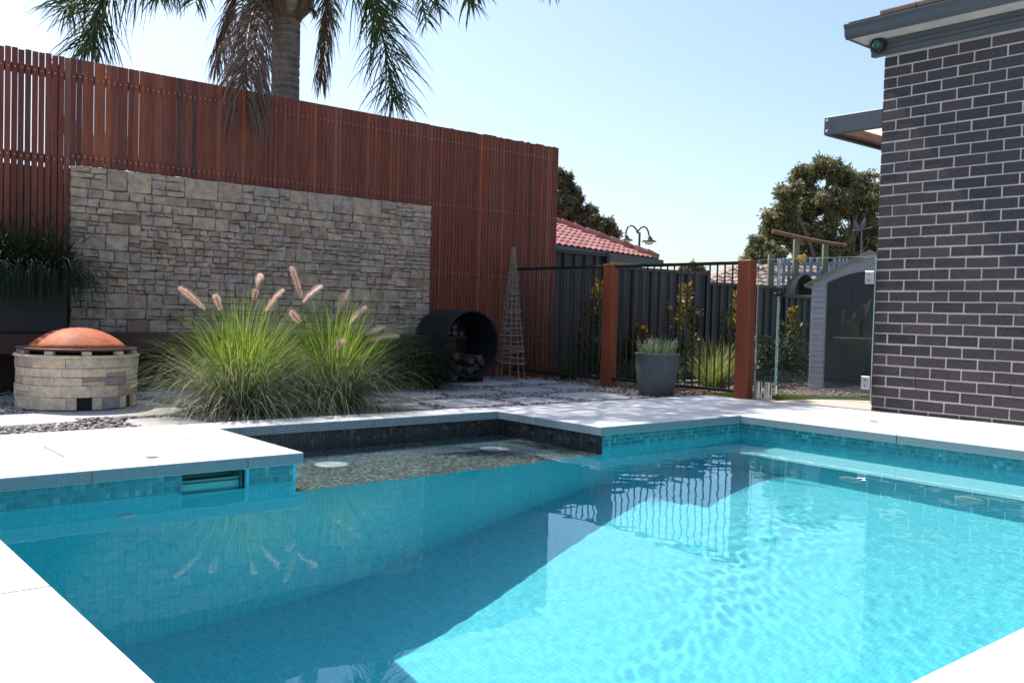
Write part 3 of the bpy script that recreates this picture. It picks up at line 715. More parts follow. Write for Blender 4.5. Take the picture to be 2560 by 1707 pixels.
def rough_block(b, f, a, bb, c, d, proud, g=.0024, ease=.008, skew=.006):
    """a block with a split face; f maps (s, t, out) to space"""
    n = 4; base = len(b.v); wu, wv = bb-a-2*g, d-c-2*g; eu, ev = min(.25, .007/wu), min(.25, .006/wv)
    gu = [0, eu, rs.uniform(.42, .58), 1-eu, 1]; gv = [0, ev, rs.uniform(.42, .58), 1-ev, 1]
    sk = [rs.uniform(-skew, skew) for _ in range(4)]                      # slightly crooked outline
    def uv_(i, j):
        u, v = gu[i], gv[j]
        return a+g+wu*u+(sk[0]*(1-u)+sk[1]*u)*(v-.5)*2, c+g+wv*v+(sk[2]*(1-v)+sk[3]*v)*(u-.5)*2
    dm_ = [[rs.uniform(-.004, .005) for _ in range(n+1)] for _ in range(n+1)]
    for j in range(n+1):
        for i in range(n+1):
            u, v = uv_(i, j); b.v.append(f(u, v, proud+(-ease if i in (0, n) or j in (0, n) else dm_[j][i])))
    for j in range(n):
        for i in range(n): k = base+j*(n+1)+i; b.f.append((k, k+1, k+n+2, k+n+1))
    rim = [base+i for i in range(n+1)]+[base+j*(n+1)+n for j in range(1, n+1)]+[base+n*(n+1)+i for i in range(n-1, -1, -1)]+[base+j*(n+1) for j in range(n-1, 0, -1)]
    b2 = []
    for r in rim:
        u, v = uv_((r-base) % (n+1), (r-base)//(n+1)); b2.append(len(b.v)); b.v.append(f(u, v, -.03))
    for i in range(len(rim)): b.f.append((rim[i], b2[i], b2[(i+1) % len(rim)], rim[(i+1) % len(rim)]))
cells.sort(key=lambda q: -(q[1]-q[0])*(q[3]-q[2]))
small = MB()
for k, (a, bb, c, d) in enumerate(cells):
    fn = lambda s, t, o_: (s, 8.352-o_, t)
    if k < 298:
        b = MB(); rough_block(b, fn, a, bb, c, d, rs.uniform(.0, .016)); W(b.obj('stone', 'stone', sw), sw)
    else: rough_block(small, fn, a, bb, c, d, rs.uniform(.0, .014))
if small.v: stuff(W(small.obj('small_stones', 'stone', sw), sw))

# steel boundary fence
cf = thing('steel_fence', 'charcoal ribbed steel boundary fence stepping down to the right behind the garden bed', 'fence', (9, 8.62, -.1))
def panel(x0, x1, zt):
    b = MB(); pts = []; x = x0; p = .19
    while x < x1-.001:
        for dx, dy in ((0, 0), (.105, 0), (.118, -.03), (.150, -.03), (.163, 0)):
            if x+dx < x1: pts.append((x+dx, 8.62+dy))
        x += p
    pts.append((x1, 8.62)); zb = gz((x0+x1)/2)-.02
    n = len(pts); b.v = [(px, py, z) for z in (zb, zt-.03) for px, py in pts]; b.f = [(i, i+1, i+1+n, i+n) for i in range(n-1)]
    W(b.obj('panel', 'cb', cf), cf)
    W(MB().box(x0, x1, 8.57, 8.65, zt-.045, zt).obj('top_rail', 'cb', cf), cf)
steps = [(-3.6, -1.5, 1.86), (-1.5, .6, 1.86), (.6, 2.7, 1.84), (2.7, 4.75, 1.80), (4.75, 6.8, 1.72), (6.8, 8.86, 1.535), (8.86, 10.98, 1.385), (10.98, 13.0, 1.255), (13.0, 15.1, 1.125), (15.1, 17.2, 1.0), (17.2, 19.3, .9)]
for x0, x1, zt in steps:
    panel(x0+.03, x1-.03, zt)
for i, (x0, x1, zt) in enumerate(steps):
    W(MB().box(x0-.032, x0+.032, 8.56, 8.66, gz(x0)-.05, (steps[i-1][2] if i else zt)+.03).obj('post', 'cb', cf), cf)

# bench
bn = thing('timber_bench', 'low dark timber bench in front of the stone wall', 'bench', (3.4, 8.1, 0))
for k in range(4):
    W(MB().cbox(.4, 5.84, 7.86+k*.118, 7.86+k*.118+.112, .437, .462, .003).obj('seat_board', 'bench', bn), bn)
W(MB().cbox(.4, 5.84, 7.83, 7.856, .30, .458, .003).obj('front_board', 'bench', bn), bn)
for x in (.6, 1.9, 3.2, 4.5, 5.7):
    W(MB().box(x-.045, x+.045, 7.95, 8.04, -.08, .435).obj('leg', 'dark_wood', bn), bn)
W(MB().box(.4, 5.84, 8.33, 8.345, -.06, .43).obj('back_panel', 'dark_wood', bn), bn)

# ================================================================== FIREPIT
pc = Vector((1.87, 6.97, 0)); pr = .40
fp = thing('fire_pit', 'round sandstone block fire pit on the gravel beside the ornamental grass', 'fire pit', pc)
zb0 = -.014
W(MB().lathe([(.365, zb0), (.365, .34)], pc, 48).obj('core', 'soot', fp, smooth=True), fp)
rows = [zb0, .070, .150, .205, .265, .345]
for ri in range(5):
    a = rnd.uniform(0, .4)
    a_end = a+2*PI
    while a < a_end-.05:
        da = rnd.uniform(.32, .75)*(1.15 if ri == 4 else 1)
        if a_end-a-da < .2: da = a_end-a
        am = a+da/2; dirn = am % (2*PI)
        splits = [(rows[ri], rows[ri+1])]
        if ri not in (0, 4) and rnd.random() < .4:
            t_ = rnd.uniform(.35, .65); zm = rows[ri]+(rows[ri+1]-rows[ri])*t_; splits = [(rows[ri], zm), (zm, rows[ri+1])]
        fn = lambda s, t, o_: (pc.x+(pr-.012+o_)*math.cos(s/pr), pc.y+(pr-.012+o_)*math.sin(s/pr), t)
        gaps = ri == 0 and any(abs((dirn-g+PI) % (2*PI)-PI) < da/2 for g in (-1.93+2*PI, -.55+2*PI, 2.6))
        for z1_, z2_ in splits:
            b = MB()
            if gaps:
                # leave the vent: only the two ends of the block stand
                for s1, s2 in ((a, a+da*.28),): rough_block(b, fn, s1*pr, s2*pr, z1_, z2_, .006, .0012, .003, .0015)
                b3 = MB(); rough_block(b3, fn, (a+da*.72)*pr, (a+da)*pr, z1_, z2_, .006, .0012, .003, .0015); W(b3.obj('stone', 'pit_stone', fp), fp)
            else: rough_block(b, fn, a*pr, (a+da)*pr, z1_, z2_, rnd.uniform(.003, .008), .0012, .003, .0015)
            W(b.obj('stone', 'pit_stone', fp), fp)
        a += da
W(MB().lathe([(.405, .335), (.408, .346), (.396, .354), (.345, .352), (.34, .30)], pc, 56).obj('coping_ring', 'pit_stone', fp, smooth=True), fp)
for k in range(10):
    a = k*2*PI/10+.2; Mx = Matrix.Translation((pc.x+.365*math.cos(a), pc.y+.365*math.sin(a), .354)) @ Matrix.Rotation(a, 4, 'Z')
    W(MB().cbox(-.02, .02, -.03, .03, 0, .026, .003, Mx).obj('spacer', 'pit_stone', fp), fp)
W(MB().lathe([(.28, .36), (.35, .376), (.385, .386), (.392, .393), (.388, .397), (.375, .391), (.30, .38)], pc, 56).obj('bowl', 'dark_iron', fp, smooth=True), fp)
ld = thing('steel_dome', 'domed rusty orange steel cover resting on the stone fire pit', 'fire pit cover', (pc.x+.0, pc.y, .385))
prof = [(.312, -.004), (.312, .024)]+[(.452*math.sin(t), .024+.452*math.cos(t)-.327) for t in [.7625*(1-i/14) for i in range(1, 15)]]
prof[-1] = (.0001, .149)
MB().lathe(prof, n=64).obj('dome', 'rust', ld, auto=50)

# ================================================================== PLANTS
def blade_mesh(n, base_r, lens, tilts, width, seed, droop=1.0, segs=6, center=(0, 0, 0), az=None, curl=0., floor=None):
    g = np.random.default_rng(seed)
    L = g.uniform(*lens, n); th = g.uniform(tilts[0], tilts[1], n); a = g.uniform(0, 2*PI, n) if az is None else g.uniform(az[0], az[1], n)
    br = base_r*np.sqrt(g.random(n)); ba = a+g.normal(0, .5, n)
    P = np.stack([br*np.cos(ba), br*np.sin(ba), np.zeros(n)], -1)+np.array(center)
    out = np.zeros((n, segs+1, 2, 3)); ang = th.copy(); step = L/segs
    sd = np.stack([-np.sin(a), np.cos(a), np.zeros(n)], -1); w0 = g.uniform(width[0], width[1], n)
    dr = droop*g.uniform(.6, 1.5, n)
    tw = g.normal(0, curl, n) if curl else np.zeros(n)
    for s in range(segs+1):
        w = w0*(1-(s/segs)**2*.97)/2
        out[:, s, 0] = P-sd*w[:, None]; out[:, s, 1] = P+sd*w[:, None]
        d = np.stack([np.sin(ang)*np.cos(a), np.sin(ang)*np.sin(a), np.cos(ang)], -1)
        P = P+d*step[:, None]; P[:, 2] = np.maximum(P[:, 2], (center[2] if floor is None else floor)+.012)
        ang = np.minimum(ang+dr*(s+1)/segs*.42*(.35+np.sin(np.minimum(ang, PI/2))), 2.9); a = a+tw
    V = out.reshape(-1, 3); b0 = (np.arange(n)*(segs+1)*2)[:, None]+np.arange(segs)[None]*2
    b0 = b0.ravel(); Fc = np.stack([b0, b0+1, b0+3, b0+2], -1); return V, Fc
def plume(par, base, tip, bend, rad, nh=520, seed=0):
    g = np.random.default_rng(seed); base, tip = np.array(base), np.array(tip); mid = (base+tip)/2+np.array(bend)
    t = g.random(nh); P = (1-t)[:, None]**2*base+2*((1-t)*t)[:, None]*mid+t[:, None]**2*tip
    T = 2*(1-t)[:, None]*(mid-base)+2*t[:, None]*(tip-mid); T /= np.linalg.norm(T, axis=1)[:, None]
    R_ = g.normal(size=(nh, 3)); R_ -= (R_*T).sum(1)[:, None]*T; R_ /= np.linalg.norm(R_, axis=1)[:, None]
    prof = rad*np.sqrt(np.sin(PI*(t*.86+.10)))
    D = R_*.8+T*.75; D /= np.linalg.norm(D, axis=1)[:, None]; S = np.cross(D, T); S /= np.linalg.norm(S, axis=1)[:, None]+1e-9
    w = .0010; L = prof*1.35*g.uniform(.45, 1.35, nh)
    V = np.stack([P-S*w, P+S*w, P+D*L[:, None]+S*w*.2, P+D*L[:, None]-S*w*.2], 1).reshape(-1, 3)
    Fc = np.arange(nh*4).reshape(-1, 4)
    # furry core
    core = MB(); n = 9; pts = []; rr = []
    for i in range(n): u = i/(n-1); pts.append(tuple((1-u)**2*base+2*(1-u)*u*mid+u*u*tip)); rr.append(rad*.20*max(.1, math.sin(PI*(u*.86+.1))**.6))
    core.tube(pts, rr, 6)
    V2 = np.array(core.v); F2 = [f for f in core.f if len(f) == 4]
    o = np_mesh('plume', np.concatenate([V, V2]), np.concatenate([Fc, np.array(F2)+len(V)]), 'plume', par); return W(o, par)
def stem(par, a, b_, bend=.12, r=.0016):
    a, b_ = Vector(a), Vector(b_); pts = []
    for i in range(7): u = i/6; m_ = a.lerp(b_, .55); m_.z += bend; pts.append((1-u)**2*a+2*(1-u)*u*m_+u*u*b_)
    W(MB().tube(pts, r, 4, False).obj('stem', 'blade', par), par)
def zc(u, v): return ((400+u/3.1366)/K, (600+v/3.1366)/K)
clumps = [((2.66, 6.02, -.03), 'left ornamental fountain grass clump, the wider of two, with pink plumes, beside the fire pit', 31),
          ((3.36, 6.02, -.03), 'right ornamental fountain grass clump with pink plumes, nearest the dark firewood drum', 57)]
plumes = [[((355, 550), (155, 375), 6.1), ((475, 560), (435, 435), 5.9), ((765, 385), (785, 280), 6.2), ((735, 480), (748, 395), 6.4), ((820, 565), (965, 390), 6.0)],
          [((1110, 465), (1030, 215), 6.1), ((1115, 495), (1260, 360), 5.9), ((1098, 655), (1032, 572), 5.8), ((1395, 590), (1485, 395), 6.2), ((1400, 560), (1428, 430), 6.4),
           ((1480, 665), (1610, 525), 6.0), ((1600, 755), (1760, 682), 6.3), ((1620, 800), (1870, 752), 6.0), ((1360, 860), (1440, 788), 5.7)]]
for (c, lab, sd), pls in zip(clumps, plumes):
    t = thing('fountain_grass', lab, 'ornamental grass', c, 'fountain grass clumps behind the shelf')
    V1, F1 = blade_mesh(900, .12, (.55, 1.0), (.02, .62), (.0036, .0066), sd, .8, center=c, curl=.03)
    V2, F2 = blade_mesh(1150, .15, (.55, 1.0), (.5, 1.25), (.0030, .0056), sd+1, 1.05, center=c, curl=.05)
    stuff(W(np_mesh('upright_blades', V1, F1, 'blade', t), t)); stuff(W(np_mesh('outer_blades', V2, F2, 'blade_pale', t), t))
    V3, F3 = blade_mesh(700, .17, (.3, .78), (.35, 1.5), (.0024, .0042), sd+2, 1.2, center=c, curl=.08)
    stuff(W(np_mesh('dry_blades', V3, F3, 'palm_dry', t), t))
    for k, (b0, b1, yy) in enumerate(pls):
        p0 = atY(*zc(*b0), yy); p1 = atY(*zc(*b1), yy+rnd.uniform(-.05, .05)); L = (p1-p0).length
        plume(t, p0, p1, (0, 0, L*.10*(1 if abs(p1.x-p0.x)+abs(p1.y-p0.y) > .05 else .2)), .027+.010*min(L, .3), 1300, sd+k)
        stem(t, (c[0]+rnd.uniform(-.04, .04), c[1]+rnd.uniform(-.04, .04), 0), p0)
    for (u, v), yy in ((((1745, 440), 6.1), ((800, 140), 6.2), ((640, 205), 6.1)) if sd == 57 else (((500, 330), 6.0),)):
        if sd == 57 and u < 900: continue
        stem(t, (c[0], c[1], 0), atY(*zc(u, v), yy), .05, .0012)
def clump(name, label, cat, c, n, br, lens, tilts, width, mat, seed, droop=1, group=None, curl=.05, az=None, part='leaves'):
    t = thing(name, label, cat, c, group)
    V, Fc = blade_mesh(n, br, lens, tilts, width, seed, droop, center=c, curl=curl, az=az)
    stuff(W(np_mesh(part, V, Fc, mat, t), t)); return t
# strappy plant in its planter on the bench, far left
pl = thing('planter_box', 'charcoal planter box standing on the left end of the timber bench', 'planter', (1.5, 8.1, .462))
b = MB(); b.cbox(.7, 2.04, 7.90, 8.34, .463, .86, .006)
W(b.obj('box', 'planter', pl), pl)
W(MB().box(.73, 2.01, 7.93, 8.31, .861, .866).obj('soil', 'soil', pl), pl)
t = thing('strappy_shrub', 'dark strap-leaved plant spilling over the charcoal planter box', 'plant', (1.6, 8.1, .86))
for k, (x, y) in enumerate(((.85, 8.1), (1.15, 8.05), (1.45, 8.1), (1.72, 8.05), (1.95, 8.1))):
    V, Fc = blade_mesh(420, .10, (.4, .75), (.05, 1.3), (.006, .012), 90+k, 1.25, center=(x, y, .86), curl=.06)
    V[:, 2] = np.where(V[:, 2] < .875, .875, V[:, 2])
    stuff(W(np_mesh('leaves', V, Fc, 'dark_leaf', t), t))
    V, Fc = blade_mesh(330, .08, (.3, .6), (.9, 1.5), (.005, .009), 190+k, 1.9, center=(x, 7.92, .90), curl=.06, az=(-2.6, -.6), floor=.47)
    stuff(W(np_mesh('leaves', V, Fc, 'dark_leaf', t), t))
# dark low shrubs by the drum
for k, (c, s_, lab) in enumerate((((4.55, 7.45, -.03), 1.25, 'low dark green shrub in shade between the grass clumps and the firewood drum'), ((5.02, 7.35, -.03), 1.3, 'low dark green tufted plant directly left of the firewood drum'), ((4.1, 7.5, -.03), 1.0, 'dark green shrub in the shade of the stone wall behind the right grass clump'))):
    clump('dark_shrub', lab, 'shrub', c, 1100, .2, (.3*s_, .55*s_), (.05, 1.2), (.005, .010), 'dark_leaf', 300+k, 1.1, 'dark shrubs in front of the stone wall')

# ================================================================== FIREWOOD DRUM AND LOGS
dc = Vector((5.84, 7.55, .385)); dr = .345; dl = .56
dm = thing('firewood_drum', 'large black steel drum lying on its side as a firewood store', 'firewood store', (dc.x, dc.y+dl/2, -.01))
b = MB(); n = 48
for y, r in ((dc.y, dr), (dc.y+dl, dr), (dc.y+dl, dr-.012), (dc.y, dr-.012)):
    for k in range(n): a = 2*PI*k/n; b.v.append((dc.x+r*math.cos(a), y, dc.z+r*math.sin(a)))
for ring in range(4):
    for k in range(n): p, q_ = ring*n+k, ring*n+(k+1) % n; p2, q2 = ((ring+1) % 4)*n+k, ((ring+1) % 4)*n+(k+1) % n; b.f.append((p, q_, q2, p2))
W(b.obj('shell', 'drum', dm, auto=40), dm)
b = MB(); b.v = [(dc.x+(dr-.012)*math.cos(2*PI*k/n), dc.y+dl-.02, dc.z+(dr-.012)*math.sin(2*PI*k/n)) for k in range(n)]; b.f = [tuple(range(n))]
W(b.obj('back_plate', 'drum', dm), dm)
W(MB().box(dc.x-.325, dc.x-.06, dc.y+.01, dc.y+dl-.04, dc.z+.055, dc.z+.075).obj('shelf', 'drum', dm), dm)
for s_ in (-1, 1): W(MB().box(dc.x+s_*.2-.03, dc.x+s_*.2+.03, dc.y+.1, dc.y+dl-.1, -.03, .105).obj('foot', 'drum', dm), dm)
def log(x, z, r, L, lab, sd):
    g = random.Random(sd); nn = 7; b = MB(); prof = [(r*g.uniform(.75, 1.1)) for _ in range(nn)]; a0 = g.uniform(0, 6)
    for y in (dc.y+.04+g.uniform(0, .05), dc.y+.04+L):
        for k in range(nn): a = a0+2*PI*k/nn; b.v.append((x+prof[k]*math.cos(a), y, z+prof[k]*math.sin(a)*.85))
    b.f = [(k, (k+1) % nn, (k+1) % nn+nn, k+nn) for k in range(nn)]+[tuple(range(nn-1, -1, -1)), tuple(range(nn, 2*nn))]
    o = b.obj('log', 'log'); tag(o, lab, 'log', 'split logs inside the firewood drum')
spots = [(-.26, .495-dc.z+.005, .042), (-.17, .485-dc.z+.01, .038), (-.10, .48-dc.z+.01, .032), (-.20, .555-dc.z, .034)]
for k, (dx, dz, r) in enumerate(spots): log(dc.x+dx, dc.z+dz, r, .4, ('leftmost split log on the small upper shelf inside the drum', 'middle split log on the small upper shelf inside the drum', 'rightmost split log on the small upper shelf inside the drum', 'split log lying on top of the others on the upper drum shelf')[k], 40+k)
for k, (dx, dz, r) in enumerate([(-.19, -.215, .052), (-.11, -.25, .042), (-.16, -.13, .048), (.02, -.275, .05), (.12, -.25, .048), (.06, -.18, .048), (.20, -.195, .048), (.14, -.15, .040)]):
    log(dc.x+dx, dc.z+dz, r, .45, ('large split log bottom left in the drum, against its curved side', 'second split log from the left on the curved bottom of the drum', 'split log stacked on the two bottom left logs in the drum', 'split log at the very bottom of the drum, below its centre', 'split log at the bottom centre-right of the drum floor', 'split log stacked on top of the bottom centre logs in the drum', 'split log against the lower right curve of the drum', 'topmost split log of the right-hand pile in the drum')[k], 60+k)

# ================================================================== WILLOW OBELISK
oc = Vector((6.84, 8.12, -.03)); OH = 1.50
ob = thing('willow_obelisk', 'tall woven willow plant obelisk where screen and pool fence meet', 'plant support', oc)
for k in range(10):
    a = 2*PI*k/10+.2; p0 = Vector((oc.x+.175*math.cos(a), oc.y+.175*math.sin(a), oc.z)); p1 = Vector((oc.x+.012*math.cos(a), oc.y+.012*math.sin(a), oc.z+OH))
    pts = [p0.lerp(p1, i/8)+Vector((rnd.uniform(-.004, .004), rnd.uniform(-.004, .004), 0)) for i in range(9)]
    W(MB().tube(pts, .0075, 5).obj('upright', 'willow', ob), ob)
b = MB(); z = .16; k = 0
while z < OH-.05:
    R_ = .175*(1-z/OH)+.014; tilt = rnd.uniform(-.03, .03); band_n = 3 if k % 3 == 0 else 1
    for q_ in range(band_n):
        pts = []; ph = rnd.uniform(0, 6)
        for i in range(21): a = 2*PI*i/20; pts.append((oc.x+(R_+.006*math.sin(5*a+ph))*math.cos(a), oc.y+(R_+.006*math.sin(5*a+ph))*math.sin(a), oc.z+z+q_*.014+tilt*math.cos(a+ph)))
        o = MB().tube(pts, rnd.uniform(.006, .009), 5).obj('woven_ring', 'willow', ob); W(o, ob)
    z += rnd.uniform(.045, .075)+.014*(band_n-1); k += 1

# ================================================================== POOL FENCE
FX = 7.02
def tpost(y, lab):
    t = thing('timber_post', lab, 'fence post', (FX, y, 0), 'timber posts of the pool fence')
    W(MB().cbox(FX-.05, FX+.05, y-.07, y+.07, -.04, 1.252, .006).obj('post_body', 'merbau_post', t), t)
tpost(6.74, 'square red-brown timber post, left of the charcoal pot')
tpost(5.045, 'square red-brown timber post between black bars and glass panel')
def fpanel(y0, y1, lab):
    t = thing('bar_fence_panel', lab, 'fence panel', (FX, (y0+y1)/2, 0), 'black tubular pool fence panels')
    W(MB().cbox(FX-.019, FX+.019, y0, y1, 1.213, 1.243, .003).obj('top_rail', 'black', t), t)
    W(MB().cbox(FX-.019, FX+.019, y0, y1, .043, .070, .003).obj('bottom_rail', 'black', t), t)
    n = int((y1-y0)/.088); bar = MB().tube([(0, 0, .068), (0, 0, 1.215)], .0082, 8).mesh('bar', 'black')
    for i in range(1, n+1): put(link('bar', bar, t), t, (FX, y0+(y1-y0)*i/(n+1), 0))
fpanel(5.118, 6.668, 'black tubular fence panel between the two timber posts, behind the pot')
fpanel(6.812, 8.33, 'black tubular fence panel between the left post and the willow obelisk')
GXX = 7.075
def gpanel(y0, y1, z0_, lab, nm, cat):
    t = thing(nm, lab, cat, (GXX, (y0+y1)/2, z0_))
    W(MB().box(GXX-.005, GXX+.005, y0+.003, y1-.003, z0_, 1.252).obj('pane', 'glass', t), t)
    W(MB().box(GXX-.006, GXX+.006, y0+.003, y1-.003, 1.2525, 1.2555).box(GXX-.006, GXX+.006, y0-.001, y0+.002, z0_, 1.252).box(GXX-.006, GXX+.006, y1-.002, y1+.001, z0_, 1.252).obj('polished_edge', 'glass_edge', t), t)
    return t
gp = gpanel(4.75, 4.965, .05, 'narrow frameless glass fence panel beside the right timber post', 'glass_fence', 'glass fence')
gt = gpanel(3.845, 4.738, .06, 'frameless glass pool gate hinged on the brick house corner', 'pool_gate', 'glass gate')
for y, lab in ((4.925, 'left of the two stainless glass spigots at the foot of the narrow panel'), (4.82, 'right of the two stainless glass spigots at the foot of the narrow panel')):
    t = thing('glass_spigot', lab, 'spigot', (GXX, y, 0), 'stainless spigots'); 
    W(MB().cbox(GXX-.026, GXX-.007, y-.026, y+.026, .005, .16, .004).cbox(GXX+.007, GXX+.026, y-.026, y+.026, .005, .16, .004).obj('clamp', 'chrome', t), t)
    W(MB().cbox(GXX-.045, GXX+.045, y-.048, y+.048, -.002, .010, .003).obj('base_plate', 'chrome', t), t)
def bracket(y0, y1, z0_, z1_, lab, mat='chrome'):
    t = thing('glass_bracket', lab, 'bracket', (GXX, (y0+y1)/2, z0_))
    W(MB().cbox(GXX-.022, GXX-.006, y0, y1, z0_, z1_, .003).cbox(GXX+.006, GXX+.018, y0, y1, z0_, z1_, .003).obj('plate', mat, t), t)
    b = MB()
    for z in (z0_+.03, z1_-.03): b.box(GXX-.0245, GXX-.0225, (y0+y1)/2-.006, (y0+y1)/2+.006, z-.006, z+.006)
    W(b.obj('screws', 'dark_iron', t), t)
bracket(4.92, 4.985, 1.165, 1.19, 'small stainless bracket at the top of the right timber post')
bracket(4.92, 4.985, .275, .30, 'small stainless bracket low on the right timber post')
bracket(3.85, 3.925, 1.03, 1.135, 'upper stainless gate hinge on the brick corner')
bracket(3.85, 3.925, .175, .28, 'lower stainless gate hinge on the brick corner')
lt = thing('gate_latch', 'black magnetic latch joining glass gate and fixed glass panel', 'latch', (GXX, 4.72, .95))
W(MB().cbox(GXX-.03, GXX-.007, 4.665, 4.775, .925, .955, .003).obj('plate', 'black', lt), lt)
for y in (4.70, 4.748): 
    b = MB(); b.tube([(GXX-.052, y, .985), (GXX-.007, y, .985)], .022, 14); W(b.obj('knob', 'black', lt, auto=40), lt)

# ================================================================== POT
pp = Vector((6.62, 5.73, -.02))
t = thing('plant_pot', 'tall tapered charcoal pot standing on gravel in front of the fence', 'pot', pp)
MB().lathe([(.0001, .0), (.150, .0), (.158, .008), (.178, .12), (.197, .27), (.203, .37), (.209, .375), (.210, .397), (.203, .400), (.190, .398), (.187, .36)], n=48).obj('body', 'pot', t, auto=50)
MB().lathe([(.19, .365), (.0001, .37)], n=32).obj('soil', 'soil', t)
t = thing('lavender', 'grey-green lavender bush growing in the charcoal pot', 'plant', pp+Vector((0, 0, .39)))
g = np.random.default_rng(5); lv = MB(); fv = MB()
for i in range(170):
    a = g.uniform(0, 2*PI); rr = .17*math.sqrt(g.random()); h = g.uniform(.07, .165); lean = g.normal(0, .25)+rr*1.4
    p0 = Vector((rr*math.cos(a), rr*math.sin(a), -.01)); d = Vector((math.cos(a)*lean, math.sin(a)*lean, 1)).normalized(); p1 = p0+d*h
    lv.strip([p0, p0.lerp(p1, .5), p1], Vector((math.sin(a), -math.cos(a), 0)), [.0015, .0015, .001])
    for j in range(9):
        q_ = p0.lerp(p1, .15+.85*j/9); bd = Vector((g.normal(), g.normal(), .6)).normalized(); L = g.uniform(.014, .028)
        lv.strip([q_, q_+bd*L*.6, q_+bd*L], bd.cross(Vector((.3, .2, .9))).normalized(), [.0022, .0028, .0006])
    if i % 4 == 0:
        for j in range(6): q_ = p1+d*.004*j; fv.strip([q_, q_+Vector((g.normal(), g.normal(), .5)).normalized()*.008], Vector((0, 0, 1)), [.003, .002])
stuff(lv.obj('foliage', 'lavender', t)); stuff(fv.obj('flowers', 'lav_flower', t))

# ================================================================== GARDEN BED PLANTS
def magnolia(c, H, lab, seed):
    t = thing('magnolia', lab, 'shrub', c, 'young magnolias against the steel fence'); g = np.random.default_rng(seed)
    W(MB().tube([c, Vector(c)+Vector((.02, 0, H*.5)), Vector(c)+Vector((0, 0, H*.95))], [.014, .010, .004], 6).obj('trunk', 'gum_bark', t), t)
    for part, mat, z0_, z1_, n in (('foliage', 'magnolia', .10, .78, 380), ('new_leaves', 'mag_top', .60, 1.0, 130)):
        b = MB()
        for i in range(n):
            z = H*g.uniform(z0_, z1_); R_ = .24*(1-.55*abs(z/H-.45))*g.uniform(.15, 1) if part == 'foliage' else .15*g.uniform(.1, 1)*(1.25-z/H)
            a = g.uniform(0, 2*PI); p = Vector(c)+Vector((R_*math.cos(a), R_*math.sin(a), z)); d = Vector((math.cos(a)*g.uniform(.4, 1), math.sin(a)*g.uniform(.4, 1), g.uniform(.1, 1.3))).normalized()
            L = g.uniform(.06, .11); sd = d.cross(Vector((g.normal(), g.normal(), g.normal()))).normalized()
            b.strip([p, p+d*L*.5, p+d*L], sd, [.006, .019, .002])
        stuff(W(b.obj(part, mat, t), t))
magnolia(Vector((8.10, 7.95, -.10)), 1.22, 'young magnolia partly hidden by the left timber post', 1)
magnolia(Vector((9.72, 7.95, -.18)), 1.32, 'young magnolia with orange-green leaves behind the pot', 2)
magnolia(Vector((10.85, 7.95, -.2)), 1.28, 'young magnolia just behind the right timber post', 3)
magnolia(Vector((12.25, 7.95, -.2)), 1.10, 'young magnolia seen through the glass, left of the grey shed', 4)
magnolia(Vector((8.95, 8.05, -.15)), .72, 'low young magnolia just right of the left timber post', 8)
clump('clumping_grass', 'lime-green grass clump behind the black bars, left of the right timber post', 'grass clump', (8.55, 6.55, -.13), 420, .11, (.40, .74), (.02, .70), (.005, .010), 'lime_leaf', 400, .7)
for k, (x, y, lab) in enumerate(((7.55, 7.9, 'green strappy clump at the foot of the bars, nearest the timber screen'), (7.95, 7.7, 'green strappy clump behind the bars left of the left timber post'), (8.45, 7.6, 'grey-green strappy clump directly right of the left timber post'), (9.0, 7.6, 'pale strappy clump behind the bars, left of the charcoal pot'), (7.9, 6.75, 'small strappy clump low behind the bars next to the pot'))):
    clump('strappy_clump', lab, 'plant', (x, y, gz(x)), 150, .08, (.22, .42), (.05, .9), (.006, .011), 'mid_leaf', 420+k, 1.0, 'strappy clumps in the garden bed')
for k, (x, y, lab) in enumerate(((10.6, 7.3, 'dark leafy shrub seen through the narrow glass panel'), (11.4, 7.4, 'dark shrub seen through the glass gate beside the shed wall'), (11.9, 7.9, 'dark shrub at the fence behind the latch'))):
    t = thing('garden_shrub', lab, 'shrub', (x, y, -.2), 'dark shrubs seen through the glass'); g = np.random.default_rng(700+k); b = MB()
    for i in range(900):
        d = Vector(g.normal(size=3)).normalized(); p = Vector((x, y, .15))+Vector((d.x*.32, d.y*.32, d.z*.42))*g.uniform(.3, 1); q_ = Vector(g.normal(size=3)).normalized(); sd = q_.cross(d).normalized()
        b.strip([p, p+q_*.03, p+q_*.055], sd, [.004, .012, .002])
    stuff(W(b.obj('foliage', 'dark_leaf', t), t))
    W(MB().tube([(x, y, -.2), (x, y, .2)], .012, 6).obj('stem', 'gum_bark', t), t)
o = pebbles('bark_chips', 5000, (7.05, 12.5, 5.85, 8.3), lambda x: gz(x)+.0, .012, .030, 'chips', seed=9, layers=.012); tag(o, 'brown bark chips covering the garden bed behind the pool fence', kind='stuff')
# lawn
g = np.random.default_rng(77); n = 22000
px = g.uniform(7.02, 12.5, n); py = g.uniform(4.92, 5.85, n); L = g.uniform(.02, .045, n); a = g.uniform(0, 2*PI, n)
zg = np.array([gz(v) for v in px])-.012; w = .0022
dx, dy = np.cos(a), np.sin(a); ln = g.uniform(0, .6, n)
V = np.stack([np.stack([px-dy*w, py+dx*w, zg], -1), np.stack([px+dy*w, py-dx*w, zg], -1), np.stack([px+dx*L*ln, py+dy*L*ln, zg+L], -1)], 1).reshape(-1, 3)
o = np_mesh('lawn', V, np.arange(n*3).reshape(-1, 3), 'lawn'); tag(o, 'short green lawn beyond the pool fence', kind='stuff')

